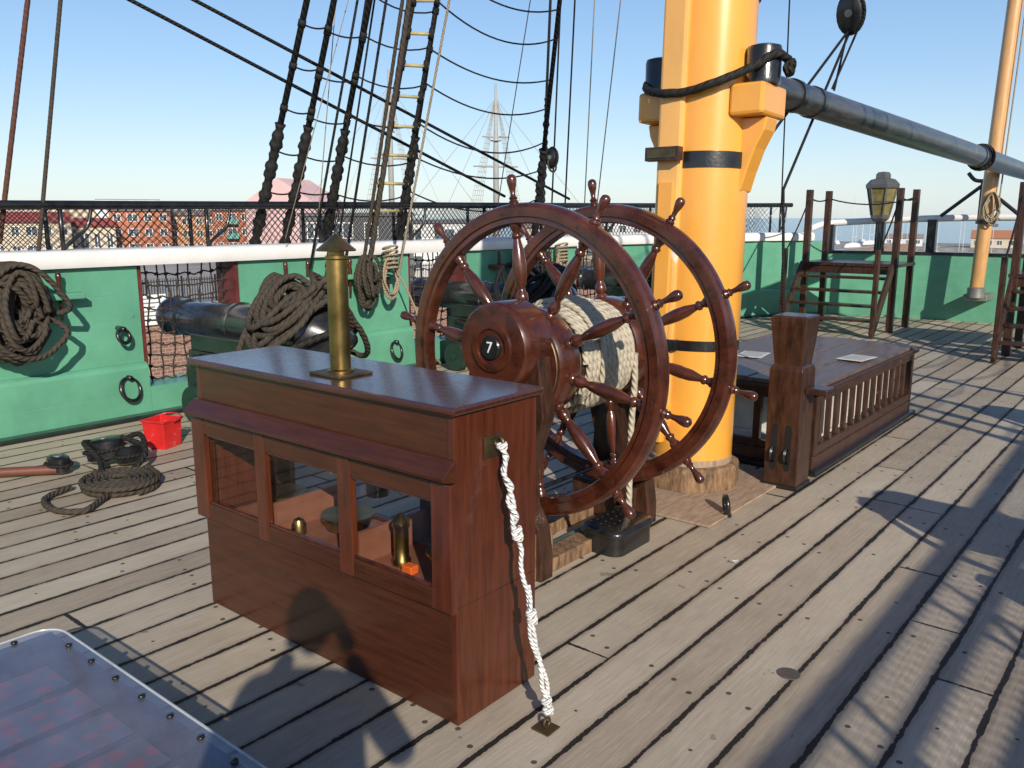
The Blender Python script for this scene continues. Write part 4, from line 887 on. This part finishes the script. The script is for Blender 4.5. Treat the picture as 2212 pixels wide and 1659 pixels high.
for sgn in (-1,1):
    hv=[(sgn*.11,.13,1.55),(sgn*.105,.14,1.60),(sgn*.085,.145,1.645)];he=[(0,1),(1,2)];hr=[.033,.036,.03]
    for f_ in range(4):
        k=len(hv);z=1.67+.018*f_-.01;hv+=[(sgn*.085,.13,z-.01),(sgn*.065,.16,z),(sgn*.04,.155,z+.002)];he+=[(2,k),(k,k+1),(k+1,k+2)];hr+=[.01,.009,.008]
    k=len(hv);hv+=[(sgn*.07,.11,1.655),(sgn*.05,.105,1.665)];he+=[(2,k),(k,k+1)];hr+=[.011,.009]
    skinobj('hand',hv,he,hr,SKIN,1)
hd=MB();c=Vector(W(0,.01,1.725))
V=[];F=[];nu,nv=20,14
for j in range(nv+1):
    ph=math.pi*j/nv
    for i in range(nu):
        t=2*math.pi*i/nu;x=math.sin(ph)*math.cos(t);y=math.sin(ph)*math.sin(t);z=math.cos(ph)
        sx=.078*(1-.18*max(-z,0));fy=.098*y+(.018*math.exp(-((z+.15)**2)/.02-(x**2)/.02) if y>0 else 0)
        p=c+rt*(sx*x)+fw*fy+Vector((0,0,.125*z));V.append(tuple(p))
for j in range(nv):
    for i in range(nu): F.append((j*nu+i,j*nu+(i+1)%nu,(j+1)*nu+(i+1)%nu,(j+1)*nu+i))
hd.add(V,F);hd.obj('head',SKIN,PH,smooth=True)
hr_=MB();V2=[tuple(c+(Vector(v)-c)*1.2+Vector((0,0,.008))-fw*.02) for v in V[:nu*9]];hr_.add(V2,[f for f in F if max(f)<nu*9]);hr_.obj('hair',mat('hair',(.06,.04,.025),.8),PH,smooth=True)
for sgn in (-1,1): lathe('ear',[(0,0),(.018,.004),(.026,.012),(.0,.014)],Vector(W(sgn*.076,.0,1.72)),rt*sgn,SKIN,PH,12)
cm=Matrix.Translation(Vector(W(0,.135,1.70)))@Matrix.Rotation(math.radians(39.3),4,'Z');box('compact_camera',(-.05,-.012,-.03),(.05,.012,.03),BLK,PH,.005,cm)
# ------------------------------------------------------------ world, sun, camera
el=math.radians(25.5);sd=Vector((.764,-.5755,.957*math.tan(el))).normalized()
w=bpy.data.worlds.new('World');scene.world=w;w.use_nodes=True;N=w.node_tree.nodes;L=w.node_tree.links
s=N.new('ShaderNodeTexSky');s.sky_type='NISHITA';s.sun_disc=False;s.sun_elevation=el;s.sun_rotation=math.atan2(sd.x,sd.y);s.air_density=1.0;s.dust_density=.5;s.ozone_density=1.5
bg=N['Background'];L.new(s.outputs[0],bg.inputs[0]);bg.inputs[1].default_value=.06
tc=N.new('ShaderNodeTexCoord');sx=N.new('ShaderNodeSeparateXYZ');L.new(tc.outputs['Generated'],sx.inputs[0])
r=N.new('ShaderNodeValToRGB');e=r.color_ramp.elements;e[0].position=0;e[0].color=(.60,.74,.86,1);e[1].position=.62;e[1].color=(.05,.12,.32,1)
for p_,c_ in ((.06,(.50,.67,.86,1)),(.15,(.31,.53,.84,1)),(.3,(.15,.34,.70,1)),(.45,(.07,.17,.42,1))):
    x=e.new(p_);x.color=c_
L.new(sx.outputs[2],r.inputs[0])
bg2=N.new('ShaderNodeBackground');L.new(r.outputs[0],bg2.inputs[0]);bg2.inputs[1].default_value=.64
ad=N.new('ShaderNodeAddShader');L.new(bg.outputs[0],ad.inputs[0]);L.new(bg2.outputs[0],ad.inputs[1]);L.new(ad.outputs[0],N['World Output'].inputs[0])
sl=bpy.data.lights.new('sun','SUN');sl.energy=5.0;sl.angle=math.radians(.53);sl.color=(1,.91,.77);so=bpy.data.objects.new('sun',sl);scene.collection.objects.link(so);so.rotation_euler=sd.to_track_quat('Z','Y').to_euler()
cam=bpy.data.cameras.new('camera');co=bpy.data.objects.new('camera',cam);scene.collection.objects.link(co);co.location=(0,0,1.7)
cam.sensor_width=36;cam.lens=36*1830/2212;cam.clip_start=.02;cam.clip_end=20000
co.rotation_euler=(math.pi/2-math.atan(360/1830),0,math.radians(39.3));scene.camera=co
scene.view_settings.view_transform='Standard';scene.view_settings.look='None';scene.view_settings.exposure=0
